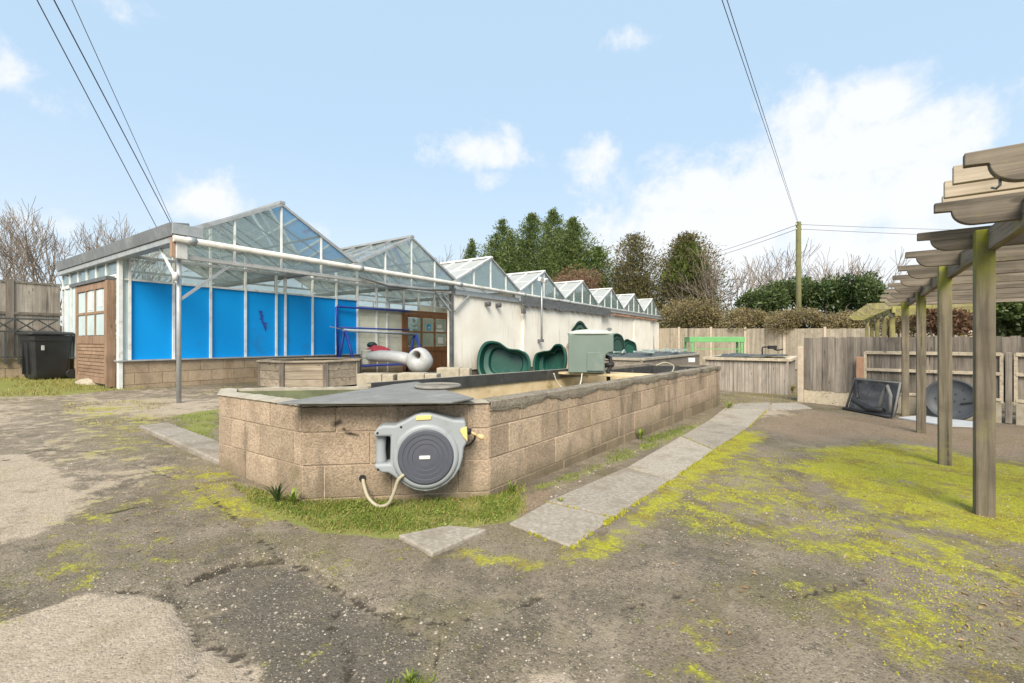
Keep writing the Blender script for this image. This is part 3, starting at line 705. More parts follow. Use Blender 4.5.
# roof bays
ZV, ZR = 2.80, 3.64
slope = math.atan2(ZR-ZV, BAY/2)
for k in range(NB):
    a = k*BAY; r_ = a+BAY/2; b = a+BAY; far = k >= 2
    fr = MB(); up = (0,0,1)
    rk = MB(); rk.bar((a+.05,-.02,ZV+.03),(r_,-.02,ZR+.03),.045,.05,(0,1,0)); rk.bar((r_,-.02,ZR+.03),(b-.05,-.02,ZV+.03),.045,.05,(0,1,0))
    fr.box(a+.06,b-.06,-.03,.03,2.70,2.75)
    for j in (1,2,3):
        x = a+BAY*j/4; zt = ZV+(ZR-ZV)*(1-abs(x-r_)/(BAY/2))
        fr.box(x-.015,x+.015,-.02,.02,2.46 if k < 2 else 2.75,zt)
    ga = part('gable', fr, 'white_bar'); part('rake_bar', rk, 'galv', ga)
    for j in range(4):
        x0 = a+BAY*j/4+.02; x1 = a+BAY*(j+1)/4-.02
        z0 = ZV+(ZR-ZV)*(1-abs(x0-r_)/(BAY/2))-.02; z1 = ZV+(ZR-ZV)*(1-abs(x1-r_)/(BAY/2))-.02
        g = MB(); g.add([(x0,0,2.75),(x1,0,2.75),(x1,0,z1),(x0,0,z0)],[(0,1,2,3)]); g.add([(x0,.006,2.75),(x1,.006,2.75),(x1,.006,z1),(x0,.006,z0)],[(3,2,1,0)]); part('gable_pane', g, 'glass_gable', ga)
    for side in (0,1):
        p0 = Vector((a if side == 0 else b, 0, ZV)); p1 = Vector((r_, 0, ZR))
        gl = MB(); gl.add([p0+V(0,0,.03), p1+V(0,0,.03), p1+V(0,TB,.03), p0+V(0,TB,.03)], [(0,1,2,3) if side == 0 else (3,2,1,0)])
        rs = part('roof_slope', gl, 'glass_roof' if far else 'glass_gable')
        rb = MB()
        for j in range(10): y = TB*j/9; rb.bar(p0+V(0,y,.045), p1+V(0,y,.045), .035, .04)
        rb.bar(p0*.5+p1*.5+V(0,0,.02), p0*.5+p1*.5+V(0,TB,.02), .03, .03)
        part('rafter', rb, 'white_bar' if far else 'galv', rs)
    g = MB(); g.box(r_-.05,r_+.05,-.05,TB,ZR+.04,ZR+.09); part('ridge', g, 'lead' if not far else 'white_bar')
    if k == 2: m = MB()
    # inner trusses seen through the glass
    tr = MB()
    for y in ((2.4,4.7) if k < 3 else (3.5,)):
        tr.bar((a,y,2.72),(b,y,2.72),.04,.05); tr.bar((a,y,2.72),(r_,y,ZR),.03,.03); tr.bar((b,y,2.72),(r_,y,ZR),.03,.03)
        tr.bar((a+.8,y,2.72),(r_,y,ZR-.05),.025,.025); tr.bar((b-.8,y,2.72),(r_,y,ZR-.05),.025,.025); tr.bar((r_-.0,y,2.72),(r_,y,ZR),.025,.025)
    part('truss', tr, 'galv')
for k in range(1, NB+1):
    g = MB(); g.box(k*BAY-.11,k*BAY+.11,-.1 if k<NB else -.02,TB,2.70,2.80); part('valley_gutter', g, 'lead', bevel=.006)
fa = MB()
fa.prism([(-.15,2.95),(.12,2.99),(.14,2.88),(.1,2.75),(-.12,2.75)], (0,-.06,0), (1,0,0), (0,0,1), (0,1,0), 0, TB+.02); part('eaves_gutter', fa, 'eaves', bevel=.008)
fa = MB(); fa.box(-.1,.06,0,TB,2.66,2.745); part('fascia', fa, 'galv')
fa = MB(); fa.box(-.12,.30,-.10,-.062,2.78,2.94); part('gutter_end', fa, 'galv', bevel=.004)
# porch posts, braces, beams, rainwater pipe
zp = lz(0,0)
m = MB(); m.tube([(0,0,zp-.1),(0,0,2.66)], .034, 14); part('porch_post', m, 'galv')
m = MB(); m.bar((.02,0,1.78),(.78,0,2.44),.04,.04); part('brace', m, 'galv')
m = MB(); m.bar((0,.05,2.05),(0,.75,2.68),.03,.03); part('brace', m, 'white_bar')
m = MB(); m.box(-.08,.08,-.12,-.045,2.40,2.66); part('junction_box', m, 'pipe', bevel=.01)
m = MB(); m.box(-.13,-.085,-.10,-.03,2.42,2.72); part('timber_block', m, 'door_pale')
m = MB(); m.tube([(-.07,-.06,2.06),(-.07,-.06,2.19)], .035, 10); part('lamp_holder', m, 'lamp_white')
zq = lz(6.4,0)
m = MB(); m.box(6.36,6.45,-.045,.045,zq-.1,2.74); part('porch_post', m, 'dark_metal', bevel=.006)
m = MB(); m.bar((6.36,0,1.95),(5.75,0,2.45),.045,.045); m.bar((6.40,-.02,2.1),(5.95,-.02,2.45),.03,.03); part('brace', m, 'galv')
m = MB(); m.bar((6.46,-.06,1.95),(7.1,-.06,2.45),.045,.045); part('brace', m, 'galv')
m = MB(); m.box(.05,6.38,-.035,.035,2.42,2.49); part('front_beam', m, 'pipe', bevel=.012)
m = MB(); m.tube([(-.12,-.13,2.70),(9.5,-.13,2.69),(26.2,-.13,2.66)], .052, 14); pp = part('rainwater_pipe', m, 'pipe')
for s_ in (.12,3.3,6.6,9.9,13.2,16.5):
    m = MB(); m.tube([(s_-.06,-.13,2.695),(s_+.06,-.13,2.695)], .066, 14); part('pipe_collar', m, 'galv', pp)
m = MB(); m.tube([(3.3,-.1,2.52),(4.1,-.1,2.40),(5.2,-.1,2.42),(6.3,-.1,2.50)], .022, 8); part('sagging_cable', m, 'dark_metal')
# bay 1-2 porch band panes between beam and gable
for k in range(8):
    g = MB(); g.box(k*.82+.03,(k+1)*.82-.03,.0,.005,2.5,2.70); part('band_pane', g, 'glass_gable')
# white rendered front
segs = [(6.47,9.95,0.0,2.42,.30),(9.95,16.6,-.10,2.36,.24),(16.6,21.3,.02,2.36,.05),(21.3,24.2,-.04,2.36,0),(24.2,SE,.03,2.36,-.05)]
for s0, s1, tt, zt, zb in segs:
    m = MB(); m.box(s0,s1,tt,tt+.22,zb,zt); part('front_wall', m, 'render', bevel=.01)
    m = MB(); m.box(s0+.01,s1-.01,tt+.03,tt+.2,lz(s1,0)-.3,zb-.002); part('plinth', m, 'plinth')
m = MB(); m.box(SE-.2,SE,.26,TB,-1,2.7); part('end_wall', m, 'render')
m = MB(); m.box(9.75,17.5,-.19,-.11,2.37,2.62); part('eaves_board', m, 'dark_metal', label='dark felt-covered eaves board, frayed along its lower edge')
m = MB()
for k in range(40):
    s_ = 9.8+k*.19; m.add([(s_,-.195,2.40),(s_+.2,-.195,2.40),(s_+.2,-.2,2.36-random.random()*.12),(s_,-.2,2.37-random.random()*.1)],[(0,1,2,3)])
part('torn_felt', m, 'dark_metal')
m = MB(); m.box(6.5,9.72,-.06,-.0,2.42,2.56); part('eaves_board', m, 'galv')
m = MB(); m.box(17.52,SE,-.15,-.05,2.52,2.64); part('eaves_board', m, 'lead')
m = MB()
for k in range(30):
    s_ = 16.9+k*.28; m.box(s_,s_+.27,-.13+random.random()*.03,-.0,2.38+random.random()*.03,2.50+random.random()*.03)
part('tile_course', m, 'rust_post')
m = MB(); m.box(9.7,9.9,-.22,-.14,2.05,2.24); part('wall_bracket', m, 'dark_metal')
m = MB(); m.tube([(24.9,-.03,-.2),(24.9,-.03,2.5)], .03, 8); part('downpipe', m, 'galv')
# security lights and the lamp pole standing up past the gutter
for s_, nm in ((7.95,'dark bulkhead security light nearest the porch post'),(8.5,'dark bulkhead security light further from the porch post')):
    p = lw(s_, -.08); T = thing('security_light', nm + ' on the white wall', 'wall light', (p.x,p.y,2.28), GA, 'lights on the white wall')
    m = MB(); m.box(-.05,.05,.0,.08,-.09,.02); m.build('bracket', 'dark_metal', T)
    m = MB(); m.lathe([(.02,0),(.07,.03),(.08,.10),(.05,.12)], (0,.03,-.03), (0,-1,0), 14); m.build('lamp_head', 'dark_metal', T, bevel=.003)
p = lw(10.9, -.24); T = thing('floodlight_pole', 'thin grey pole with two small floodlights rising past the gutter', 'light pole', (p.x,p.y,1.1), GA)
m = MB(); m.tube([(0,0,.05),(0,0,2.16)], .03, 10); m.build('pole', 'galv', T)
m = MB(); m.box(-.07,.07,-.05,.12,0,.10); m.build('bracket', 'dark_metal', T)
for sx_ in (-1,1):
    m = MB(); m.obox((sx_*.15,-.05,2.18), (.10,0,.02*sx_), (0,.06,.02), (0,-.03,.07)); m.obox((sx_*.05,0,2.14),(.04,0,0),(0,.015,0),(0,0,.015)); m.build('lamp_head', 'lamp_white', T, bevel=.012)
# ------------------------------------------------------------------ block tank in the foreground
def v2(x, y): return Vector((x, y, 0))
TA, TE, TF, TD, TC2, TC, TBq = v2(-.16,3.24), v2(4.07,8.9), v2(2.95,9.74), v2(-1.42,4.40), v2(-2.69,4.22), v2(-2.43,3.77), v2(-1.42,3.07)
OUT = [TA, TE, TF, TD, TC2, TC, TBq]
def ztop(p): return .695-(p.y-3.24)*.0090
def offset(poly, d):
    """polygon moved inwards by d (poly counter-clockwise)"""
    n = len(poly); res = []
    for i in range(n):
        a, b, c = poly[i-1], poly[i], poly[(i+1) % n]
        e1 = (b-a).normalized(); e2 = (c-b).normalized()
        n1 = Vector((-e1.y, e1.x, 0)); n2 = Vector((-e2.y, e2.x, 0))
        m = n1+n2; m *= d/(m.dot(n1)); res.append(b+m)
    return res
tk = thing('block_tank', 'long open concrete-block tank with angled end and hose reel on its wall', 'tank', (.6, 5.8, gz(.6)))
def tp(name, mb, mat, parent=tk, **k): return mb.build(name, mat, parent, world=True, **k)
def blocks(mb, p, q, zj, zb, clip, th, off=0, L=.45):
    d = (q-p); Ln = d.length; d = d/Ln; n = Vector((d.y, -d.x, 0)); z = zj; r = off
    while z > zb:
        x = -(L*.5 if r % 2 else 0) - (.08 if r % 3 == 0 else 0)
        while x < Ln-.005:
            a, b = max(x, 0)+.0045, min(x+L, Ln)-.0045
            if b-a > .02:
                j = random.uniform(-.0035, .0035); z1 = min(z, clip)-.0045; z0 = z-.225+.0045
                c = p+d*(a+b)/2-n*(th/2-j); mb.obox((c.x,c.y,(z0+z1)/2), d*(b-a)/2, n*th/2, (0,0,(z1-z0)/2))
            x += L
        z -= .225; r += 1
w_ = MB(); blocks(w_, TA, TE, .735, -.3, .64, .12, 0); tp('side_wall', w_, 'block', bevel=.004)
w_ = MB(); blocks(w_, TBq, TA, .728, -.2, .677, .12, 1); tp('end_wall', w_, 'block', bevel=.004)
w_ = MB(); blocks(w_, TC, TBq, .728, -.2, .679, .12, 0); tp('corner_wall', w_, 'block', bevel=.004)
w_ = MB(); blocks(w_, TC2, TC, .728, -.2, .678, .12, 1); tp('corner_wall', w_, 'block', bevel=.004)
w_ = MB(); blocks(w_, TD, TC2+(TD-TC2).normalized()*.14, .728, -.2, .676, .12, 0); tp('end_wall', w_, 'block', bevel=.004)
w_ = MB(); blocks(w_, TF, TD, .735, -.3, .625, .12, 0); tp('side_wall', w_, 'block', bevel=.004)
w_ = MB(); blocks(w_, TE, TF, .735, -.3, .62, .12, 0); tp('end_wall', w_, 'block', bevel=.004)
def ring(mb, a, b, z0f, z1f):
    n = len(a)
    vs = [p+V(0,0,z0f(p)) for p in a]+[p+V(0,0,z0f(p)) for p in b]+[p+V(0,0,z1f(p)) for p in a]+[p+V(0,0,z1f(p)) for p in b]
    fs = []
    for i in range(n):
        j = (i+1) % n
        fs += [(i,j,2*n+j,2*n+i),(n+j,n+i,3*n+i,3*n+j),(2*n+i,2*n+j,3*n+j,3*n+i),(j,i,n+i,n+j)]
    mb.add(vs, fs)
mo = MB(); ring(mo, offset(OUT,.0065), offset(OUT,.118), lambda p: -.35, lambda p: ztop(p)-.03); tp('mortar_bed', mo, 'mortar')
# coping: a cement skim on top, uneven
cp = MB(); 
o1, o2 = OUT, offset(OUT, .125)
def skim(mb, p, q, pi, qi, n, hang):
    d = (q-p); nn = Vector((d.y,-d.x,0)).normalized(); rows = []
    for i in range(n+1):
        f = i/n; a = p+d*f; b = pi+(qi-pi)*f; z = ztop(a)
        j = .006*mnoise.noise((a.x*9,a.y*9,1))+.004*mnoise.noise((a.x*31,a.y*31,4))
        hz_ = hang(f)
        rows.append([b+V(0,0,z-.05), b+V(0,0,z+.004+j), b*.5+a*.5+V(0,0,z+.006+j*1.5), a+nn*.010+V(0,0,z-.004+j), a+nn*(.013+j*.5)+V(0,0,z-hz_*.6), a+nn*.008+V(0,0,z-hz_), a-nn*.01+V(0,0,z-hz_-.002)])
    m = len(rows[0]); vs = [x for r in rows for x in r]; fs = []
    for i in range(n):
        for k in range(m-1): fs.append((i*m+k, i*m+k+1, (i+1)*m+k+1, (i+1)*m+k))
    mb.add(vs, [f[::-1] for f in fs])
skim(cp, TA, TE, o2[0], o2[1], 150, lambda f: .05+.035*abs(math.sin(f*23+.6))+.03*mnoise.noise((f*60,0,2)))
tp('coping', cp, 'cap', label='dark weathered cement coping with a wavy lower edge')
cp = MB(); skim(cp, TE, TF, o2[1], o2[2], 30, lambda f: .06+.02*mnoise.noise((f*20,0,2))); skim(cp, TF, TD, o2[2], o2[3], 120, lambda f: .05); tp('coping', cp, 'cap')
cp = MB()
for i, n in ((6,30),(5,30),(4,14),(3,30)): skim(cp, OUT[i], OUT[(i+1)%7], o2[i], o2[(i+1)%7], n, lambda f: .016+.006*mnoise.noise((f*25,i,2)))
tp('coping', cp, 'pale_edge')
# inside: floor, linings
inn = offset(OUT, .13)
fl = MB(); fl.add([p+V(0,0,.12) for p in inn], [tuple(range(7))]); tp('tank_floor', fl, 'green_slime')
def lining(p, q, z0, z1, mat, name='lining', th=.012):
    d = (q-p).normalized(); n = Vector((-d.y, d.x, 0)); m = MB()
    c = (p+q)/2+n*th/2; m.obox((c.x,c.y,(z0+z1)/2), (q-p)/2, n*th/2, (0,0,(z1-z0)/2)); return tp(name, m, mat)
fdiv = .60
pd = inn[2]+(inn[3]-inn[2])*(1-fdiv)                 # divider foot on the left wall
qd = inn[0]+(inn[1]-inn[0])*(fdiv+.02)
lining(pd, inn[3], .12, .60, 'ply'); lining(inn[0], qd, .12, .655, 'ply')
lining(inn[2], pd, .12, .62, 'liner'); lining(qd, inn[1], .12, .62, 'liner'); lining(inn[1], inn[2], .12, .615, 'liner')
lining(inn[3], inn[4], .12, .67, 'green_slime'); lining(inn[4], inn[5], .12, .67, 'green_slime'); lining(inn[5], inn[6], .12, .67, 'green_slime'); lining(inn[6], inn[0], .12, .67, 'green_slime')
m = MB(); m.bar(inn[3]+V(.03,.0,.665), pd+V(.02,0,.63), .02, .13); tp('liner_flap', m, 'liner')
m = MB(); m.bar(inn[3]+V(-.03,.03,.725), inn[2]+V(-.03,.02,.665), .035, .012); tp('edge_batten', m, 'pale_edge')
m = MB(); m.obox(((pd+qd)/2).to_3d()+V(0,0,.36), (qd-pd)/2, (.03*.6,.03*.8,0), (0,0,.245)); tp('divider', m, 'ply')
dirT = (TE-TA).normalized(); acr = Vector((dirT.y, -dirT.x, 0))
# loose boards laid across the tank
for q_, wd, lb in ((3.40,.20,'weathered yellow plank across tank, nearer of two under green box'),(3.72,.16,'weathered yellow plank across tank, farther of two under green box')):
    c = TA+dirT*q_-acr*.8; T = MB(); T.obox((0,0,0), acr*.66, dirT*wd/2, (0,0,.016))
    o = T.build('plank', 'ply', None, bevel=.004); o.location = (c.x,c.y,ztop(c)-.012); tag(o, lb, 'plank', 'planks across the block tank')
zb_ = .672
# green-grey filter box
fx, fy = 1.13, 6.55
T = thing('pond_filter_box', 'large grey-green plastic filter box with domed pale lid on tank planks', 'filter box', (fx,fy,zb_+.012), R(-9))
poly = [(-.31,0),(.19,0),(.19,.17),(.205,.255),(.25,.285),(.31,.295),(.31,.54),(-.31,.54)]
m = MB(); m.prism(poly, (0,-.25,0), (1,0,0), (0,0,1), (0,1,0), 0, .5); m.build('body', 'box_green', T, bevel=.014, seg=3)
m = MB(); m.prism([(-.05,.10),(-.05,.285),(.12,.285),(.17,.25),(.178,.05),(.178,.03),(-.05,.03)], (0,-.25,0), (1,0,0), (0,0,1), (0,-1,0), 0, .022); m.build('raised_panel', 'box_green', T, bevel=.005)
lid = [[Vector((sx_*a,sy_*b,z)) for sx_,sy_ in [(math.copysign(abs(math.cos(t_))**.35,math.cos(t_)),math.copysign(abs(math.sin(t_))**.35,math.sin(t_))) for t_ in [2*math.pi*k/40 for k in range(40)]]] for a,b,z in ((.322,.262,.535),(.325,.265,.555),(.30,.24,.572),(.2,.16,.598),(.06,.05,.612))]
m = MB(); m.loft(lid); m.build('lid', 'box_lid', T)
m = MB(); m.tube([(.26,-.1,.55),(.26,-.1,.63)], .018, 10); m.box(.225,.295,-.12,-.08,.60,.62); m.build('valve', 'dark_metal', T)
m = MB(); m.tube([(.20,-.1,.23),(.27,-.12,.2),(.29,-.14,.10),(.24,-.15,.03),(.25,-.16,-.2)], .028, 10); m.tube([(.19,-.14,.1),(.32,-.16,.12)], .034, 10); m.build('pipe', 'reel_black', T)
def hose_obj(name, pts, r, mat, label, cat, group=None):
    # smooth curve through the points
    P = [Vector(p) for p in pts]; Q = []
    for i in range(len(P)-1):
        a, b, c, d = P[max(i-1,0)], P[i], P[i+1], P[min(i+2,len(P)-1)]
        for k in range(6):
            t_ = k/6; Q.append(.5*((2*b)+(c-a)*t_+(2*a-5*b+4*c-d)*t_*t_+(3*b-a-3*c+d)*t_**3))
    Q.append(P[-1]); m = MB(); m.tube(Q, r, 8); return m, Q
m, Q = hose_obj('', [(.55,6.0,.70),(.62,6.05,.55),(.78,6.1,.44),(.92,6.2,.52),(.98,6.35,.69)], .008, '', '', '')
o = m.build('rope', 'rope', None, loc=(.55,6.0,.70)); tag(o, 'thin pale rope hanging in a loop below the green filter box', 'rope')
m, Q = hose_obj('', [(2.45,7.75,.71),(2.62,7.8,.76),(2.72,7.7,.72),(2.66,7.5,.66),(2.55,7.4,.56)], .010, '', '', '')
o = m.build('hose', 'hose', None, loc=(2.45,7.75,.7)); tag(o, 'pale loop of thin hose standing over the far end of the tank', 'hose')
# sooty smudges on the end wall
wxx = (TA-TBq).normalized(); wnn = Vector((wxx.y,-wxx.x,0))
for s_, z_, ra, rb, tl in ((.232,.566,.075,.045,.5),(.325,.490,.085,.026,-.25),(.275,.525,.03,.02,-.6)):
    c = TBq+wxx*s_+wnn*.0062; c.z = z_; m = MB(); N_ = 18
    ring_ = [c+wxx*(ra*math.cos(a)*math.cos(tl)-rb*math.sin(a)*math.sin(tl))+V(0,0,1)*(ra*math.cos(a)*math.sin(tl)+rb*math.sin(a)*math.cos(tl)) for a in [2*math.pi*k/N_ for k in range(N_)]]
    m.add([c]+ring_, [(0,1+k,1+(k+1)%N_) for k in range(N_)], 0.0); m.r[0] = 1.0; tp('soot_mark', m, 'soot', label='black sooty smudge on the blocks left of the hose reel')
# flat grey sheet over the near end
def atz(px, py, z):
    Y = (CZ-z)*F/(py-CY); return ((px-CX)/F*Y, Y)
sp = [atz(277,404.6,.715), atz(452,403.6,.715), atz(474,399.6,.715), atz(440,390,.715), atz(417,383,.715), atz(394,385.6,.715), atz(345,394,.715)]
c0 = (-1.0,3.4,.715)
m = MB(); m.prism([(x-c0[0],y-c0[1]) for x,y in sp], (0,0,0), (1,0,0), (0,1,0), (0,0,1), 0, .014)
o = m.build('cover_sheet', 'sheet', None, bevel=.004); o.location = c0; tag(o, 'flat dull grey sheet lying over the near end of tank', 'cover')
hx, hy = atz(437,387,.74)
T = thing('hoop_lid', 'round grey mesh lid with raised rim lying behind the grey sheet', 'lid', (hx,hy+.05,.733))
m = MB(); m.tube([(.185*math.cos(a),.185*math.sin(a),.012) for a in [2*math.pi*k/36 for k in range(37)]], .014, 8); m.build('rim', 'lid_grey', T)
m = MB(); m.lathe([(.18,.004),(.1,.010),(.001,.012)], (0,0,0), (0,0,1), 30); m.build('mesh_disc', 'inner_dark', T)
m = MB(); m.bar((-.18,.03,.014),(.18,-.03,.014),.02,.012); m.build('cross_bar', 'lid_grey', T)

# ------------------------------------------------------------------ hose reel on the end wall
wx = (TA-TBq).normalized(); wn = Vector((wx.y, -wx.x, 0))
pr = TBq + wx*((-.592-TBq.x)/wx.x)
ang = math.atan2(wx.y, wx.x)
T = thing('hose_reel', 'grey wall-mounted retractable hose reel with dark round cover and yellow trim', 'hose reel', (pr.x, pr.y, .082), ang)
S = .00171; 
def rp(zx, zy): return ((zx-332)*S, (288-zy)*S+.278)
outl = [(137,192),(150,172),(172,164),(214,166),(250,150),(290,128),(315,121),(345,121),(372,128),(440,150),(484,153),(488,185),(490,240),(478,262),(474,300),(462,340),(440,375),(408,402),(370,420),(330,426),(290,418),(258,402),(232,382),(210,362),(190,348),(165,346),(140,330),(135,312),(196,312),(198,208),(137,208)]
body = [rp(*p) for p in outl]
m = MB(); m.prism(body, (0,-.02,0), (1,0,0), (0,0,1), (0,-1,0), 0, .155); m.build('housing', 'reel_grey', T, bevel=.018, seg=3)
c = rp(332,288)
m = MB(); m.lathe([(.215,.0),(.215,.006),(.195,.014),(.19,.014)], (c[0],-.174,c[1]), (0,-1,0), 56); m.build('cover_ring', 'reel_grey', T)
m = MB(); m.lathe([(.182,.0),(.182,.022),(.172,.030),(.150,.031),(.147,.027),(.118,.029),(.115,.025),(.088,.027),(.085,.023),(.058,.025),(.0005,.025)], (c[0],-.170,c[1]), (0,-1,0), 72, smooth=False); dk_ = m.build('cover_disc', 'reel_dark', T)
q = rp(328,289); m = MB(); m.box(q[0]-.036,q[0]+.036,-.202,-.190,q[1]-.012,q[1]+.012); m.build('name_plate', 'pipe', T, bevel=.005)
a = rp(157,204); b = rp(157,316)
m = MB(); m.tube([(a[0],-.10,a[1]+.005),(a[0],-.10,a[1]-.02),(a[0],-.105,(a[1]+b[1])/2),(a[0],-.10,b[1]+.02),(a[0],-.10,b[1]-.005)], [.04,.036,.032,.036,.04], 16); m.build('grip', 'reel_grey', T)
m = MB(); m.box(rp(140,0)[0],rp(199,0)[0],-.05,-.0,b[1]+.0,a[1]); m.build('bracket', 'reel_black', T)
m = MB(); m.box(-.16,.2,-.018,.0,.16,.40); m.build('wall_plate', 'reel_black', T)
y0 = rp(325,137); m = MB(); m.prism([(y0[0]-.05,y0[1]+.012),(y0[0]+.05,y0[1]+.014),(y0[0]+.045,y0[1]-.014),(y0[0]-.055,y0[1]-.018)], (0,-.174,0), (1,0,0), (0,0,1), (0,-1,0), 0, .008); m.build('yellow_badge', 'reel_yellow', T, bevel=.003)
y0 = rp(478,205); m = MB(); m.prism([(y0[0]+.02,y0[1]+.05),(y0[0]+.024,y0[1]-.05),(y0[0]-.004,y0[1]-.02),(y0[0]-.026,y0[1]+.02),(y0[0]-.02,y0[1]+.038)], (0,-.174,0), (1,0,0), (0,0,1), (0,-1,0), 0, .01); m.build('yellow_badge', 'reel_yellow', T, bevel=.003)
m = MB(); e = rp(490,200); m.tube([(e[0]-.02,-.10,e[1]),(e[0]+.03,-.105,e[1]-.01)], .022, 12); m.build('outlet', 'reel_black', T)
m = MB(); f_ = rp(552,228); m.tube([(e[0]+.02,-.105,e[1]-.008),(f_[0]-.03,-.11,f_[1]+.012)], .010, 10); m.tube([(f_[0]-.035,-.11,f_[1]+.014),(f_[0]-.005,-.11,f_[1]+.002),(f_[0]+.015,-.11,f_[1]-.006)], [.013,.021,.018], 12); m.build('nozzle', 'brass', T)
for sxy in ((150,193),(238,172),(152,332)):
    s_ = rp(*sxy); m = MB(); m.lathe([(.008,0),(.008,.004)], (s_[0],-.173,s_[1]), (0,-1,0), 12); m.build('screw', 'reel_black', T)
hp = [rp(250,352), rp(228,372), rp(212,420), rp(190,462), rp(150,474), rp(110,450), rp(88,415), rp(76,392)]
dep = [-.19,-.20,-.20,-.19,-.16,-.11,-.05,.01]
m, Q = hose_obj('', [(p[0],d_,p[1]) for p, d_ in zip(hp, dep)], .012, '', '', ''); m.build('feed_hose', 'hose', T)
m = MB(); s_ = rp(76,392); m.lathe([(.024,0),(.022,.012)], (s_[0],-.001,s_[1]), (0,-1,0), 14); m.build('grommet', 'reel_black', T)
m, Q = hose_obj('', [(e[0]+.005,-.09,e[1]+.0),(e[0]+.06,-.05,e[1]-.05),(e[0]+.03,-.03,e[1]-.11),(e[0]-.02,-.03,e[1]-.125)], .007, '', '', ''); m.build('lead', 'reel_black', T)

# ------------------------------------------------------------------ octagonal timber planter
pc_ = Vector((-4.62,10.55,0)); zg = gz(-4.62)
T = thing('octagonal_planter', 'octagonal raised timber planter with a flat weathered rim', 'planter', (pc_.x,pc_.y,zg), R(14))
RP = 1.08; an = [R(22.5+45*k) for k in range(8)]
oc = [Vector((RP*math.cos(a),RP*math.sin(a),0)) for a in an]
for k in range(8):
    a, b = oc[k], oc[(k+1)%8]; m = MB()
    for j in range(3): m.bar(a+V(0,0,.0875+.178*j), b+V(0,0,.0875+.178*j), .04, .172)
    m.build('side_board', 'planter_wood', T, bevel=.006)
    m = MB(); m.obox(a*1.02+V(0,0,.27), (a.normalized()*.02), Vector((-a.y,a.x,0)).normalized()*.05, (0,0,.265)); m.build('batten', 'old_wood', T, bevel=.004)
m = MB()
for k in range(8):
    a, b = oc[k], oc[(k+1)%8]; vs = [a*1.07,b*1.07,b*.86,a*.86]
    m.add([p+V(0,0,.54) for p in vs]+[p+V(0,0,.575) for p in vs], [(0,3,2,1),(4,5,6,7),(0,1,5,4),(1,2,6,5),(2,3,7,6),(3,0,4,7)])
m.build('rim', 'planter_wood', T, bevel=.004)
m = MB(); m.add([p*.95+V(0,0,.47) for p in oc], [tuple(range(8))]); m.build('soil', 'soil', T)
# ------------------------------------------------------------------ pale blocks behind the tank
for px, py, Y, wd, lb in ((375.5,374,9.3,.76,'long pale concrete block beside the timber planter'),(417.5,373.5,9.3,.82,'long pale concrete block in front of the round grey shell end'),(453.5,368,11.2,.82,'long pale concrete block by brown entrance door')):
    x, y, z = W(px, py, Y); g_ = gz(x); m = MB()
    m.box(-wd/2,wd*.18,-.2,.2,0,z-g_); m.box(wd*.18+.01,wd/2,-.2,.2,0,z-g_-.01)
    o = m.build('concrete_block', 'concrete_pale', None, bevel=.015); o.location = (x,y+.2,g_); o.rotation_euler.z = R(-4); tag(o, lb, 'block', 'pale blocks behind the tank')

# ------------------------------------------------------------------ blue trolley with its load
tx, ty = -4.5, 12.25; g_ = gz(-4.2)
T = thing('blue_trolley', 'blue tubular steel trolley frame with tall back loop by blue panels', 'trolley', (tx,ty,g_), GA-R(3))
Lb = 2.46
m = MB(); m.tube([(-.05,0,1.30),(Lb+.05,0,1.22)], .042, 10); m.build('top_bar', 'grey_bar', T)
for x, zt in ((0,1.29),(Lb,1.22)):
    for sy in (-1,1):
        m = MB(); m.tube([(x,sy*.03,zt),(x+.12*(1 if sy<0 else 0),sy*.42,.02)], .04, 8); m.build('leg', 'blue_steel', T)
    m = MB(); m.tube([(x,-.3,.4),(x,.3,.4)], .02, 8); m.build('end_rail', 'blue_steel', T)
m = MB(); m.tube([(-.02,.30,.45),(-.05,.32,1.93),(-.02,.32,1.95),(Lb+.05,.32,1.95)], .03, 8); m.build('back_loop', 'blue_steel', T)
m = MB(); m.tube([(0,.31,1.38),(Lb,.31,1.36)], .024, 8); m.build('back_rail', 'blue_steel', T)
m = MB(); m.tube([(-.5,-.1,1.38),(.0,.0,1.30)], .012, 8); m.tube([(-.55,-.2,.52),(.3,-.25,.48)], .012, 8); m.build('side_rail', 'grey_bar', T)
m = MB(); m.box(0,Lb,-.32,.32,.30,.33); m.build('deck', 'blue_steel', T)
# pallet
px_, py_ = -3.15, 11.35; gp = gz(px_)
T = thing('pallet', 'weathered wooden pallet under the grey moulded shell', 'pallet', (px_,py_,gp), R(8))
for z in (.0,.20):
    for k in range(5):
        m = MB(); m.box(-.62,.62,-.5+.21*k,-.5+.21*k+.15,z,z+.022); m.build('slat', 'planter_wood', T, bevel=.003)
for x in (-.55,0,.55):
    m = MB()
    for y in (-.45,0,.45): m.box(x-.07,x+.07,y-.07,y+.07,.022,.20)
    m.build('bearer', 'old_wood', T, bevel=.004)
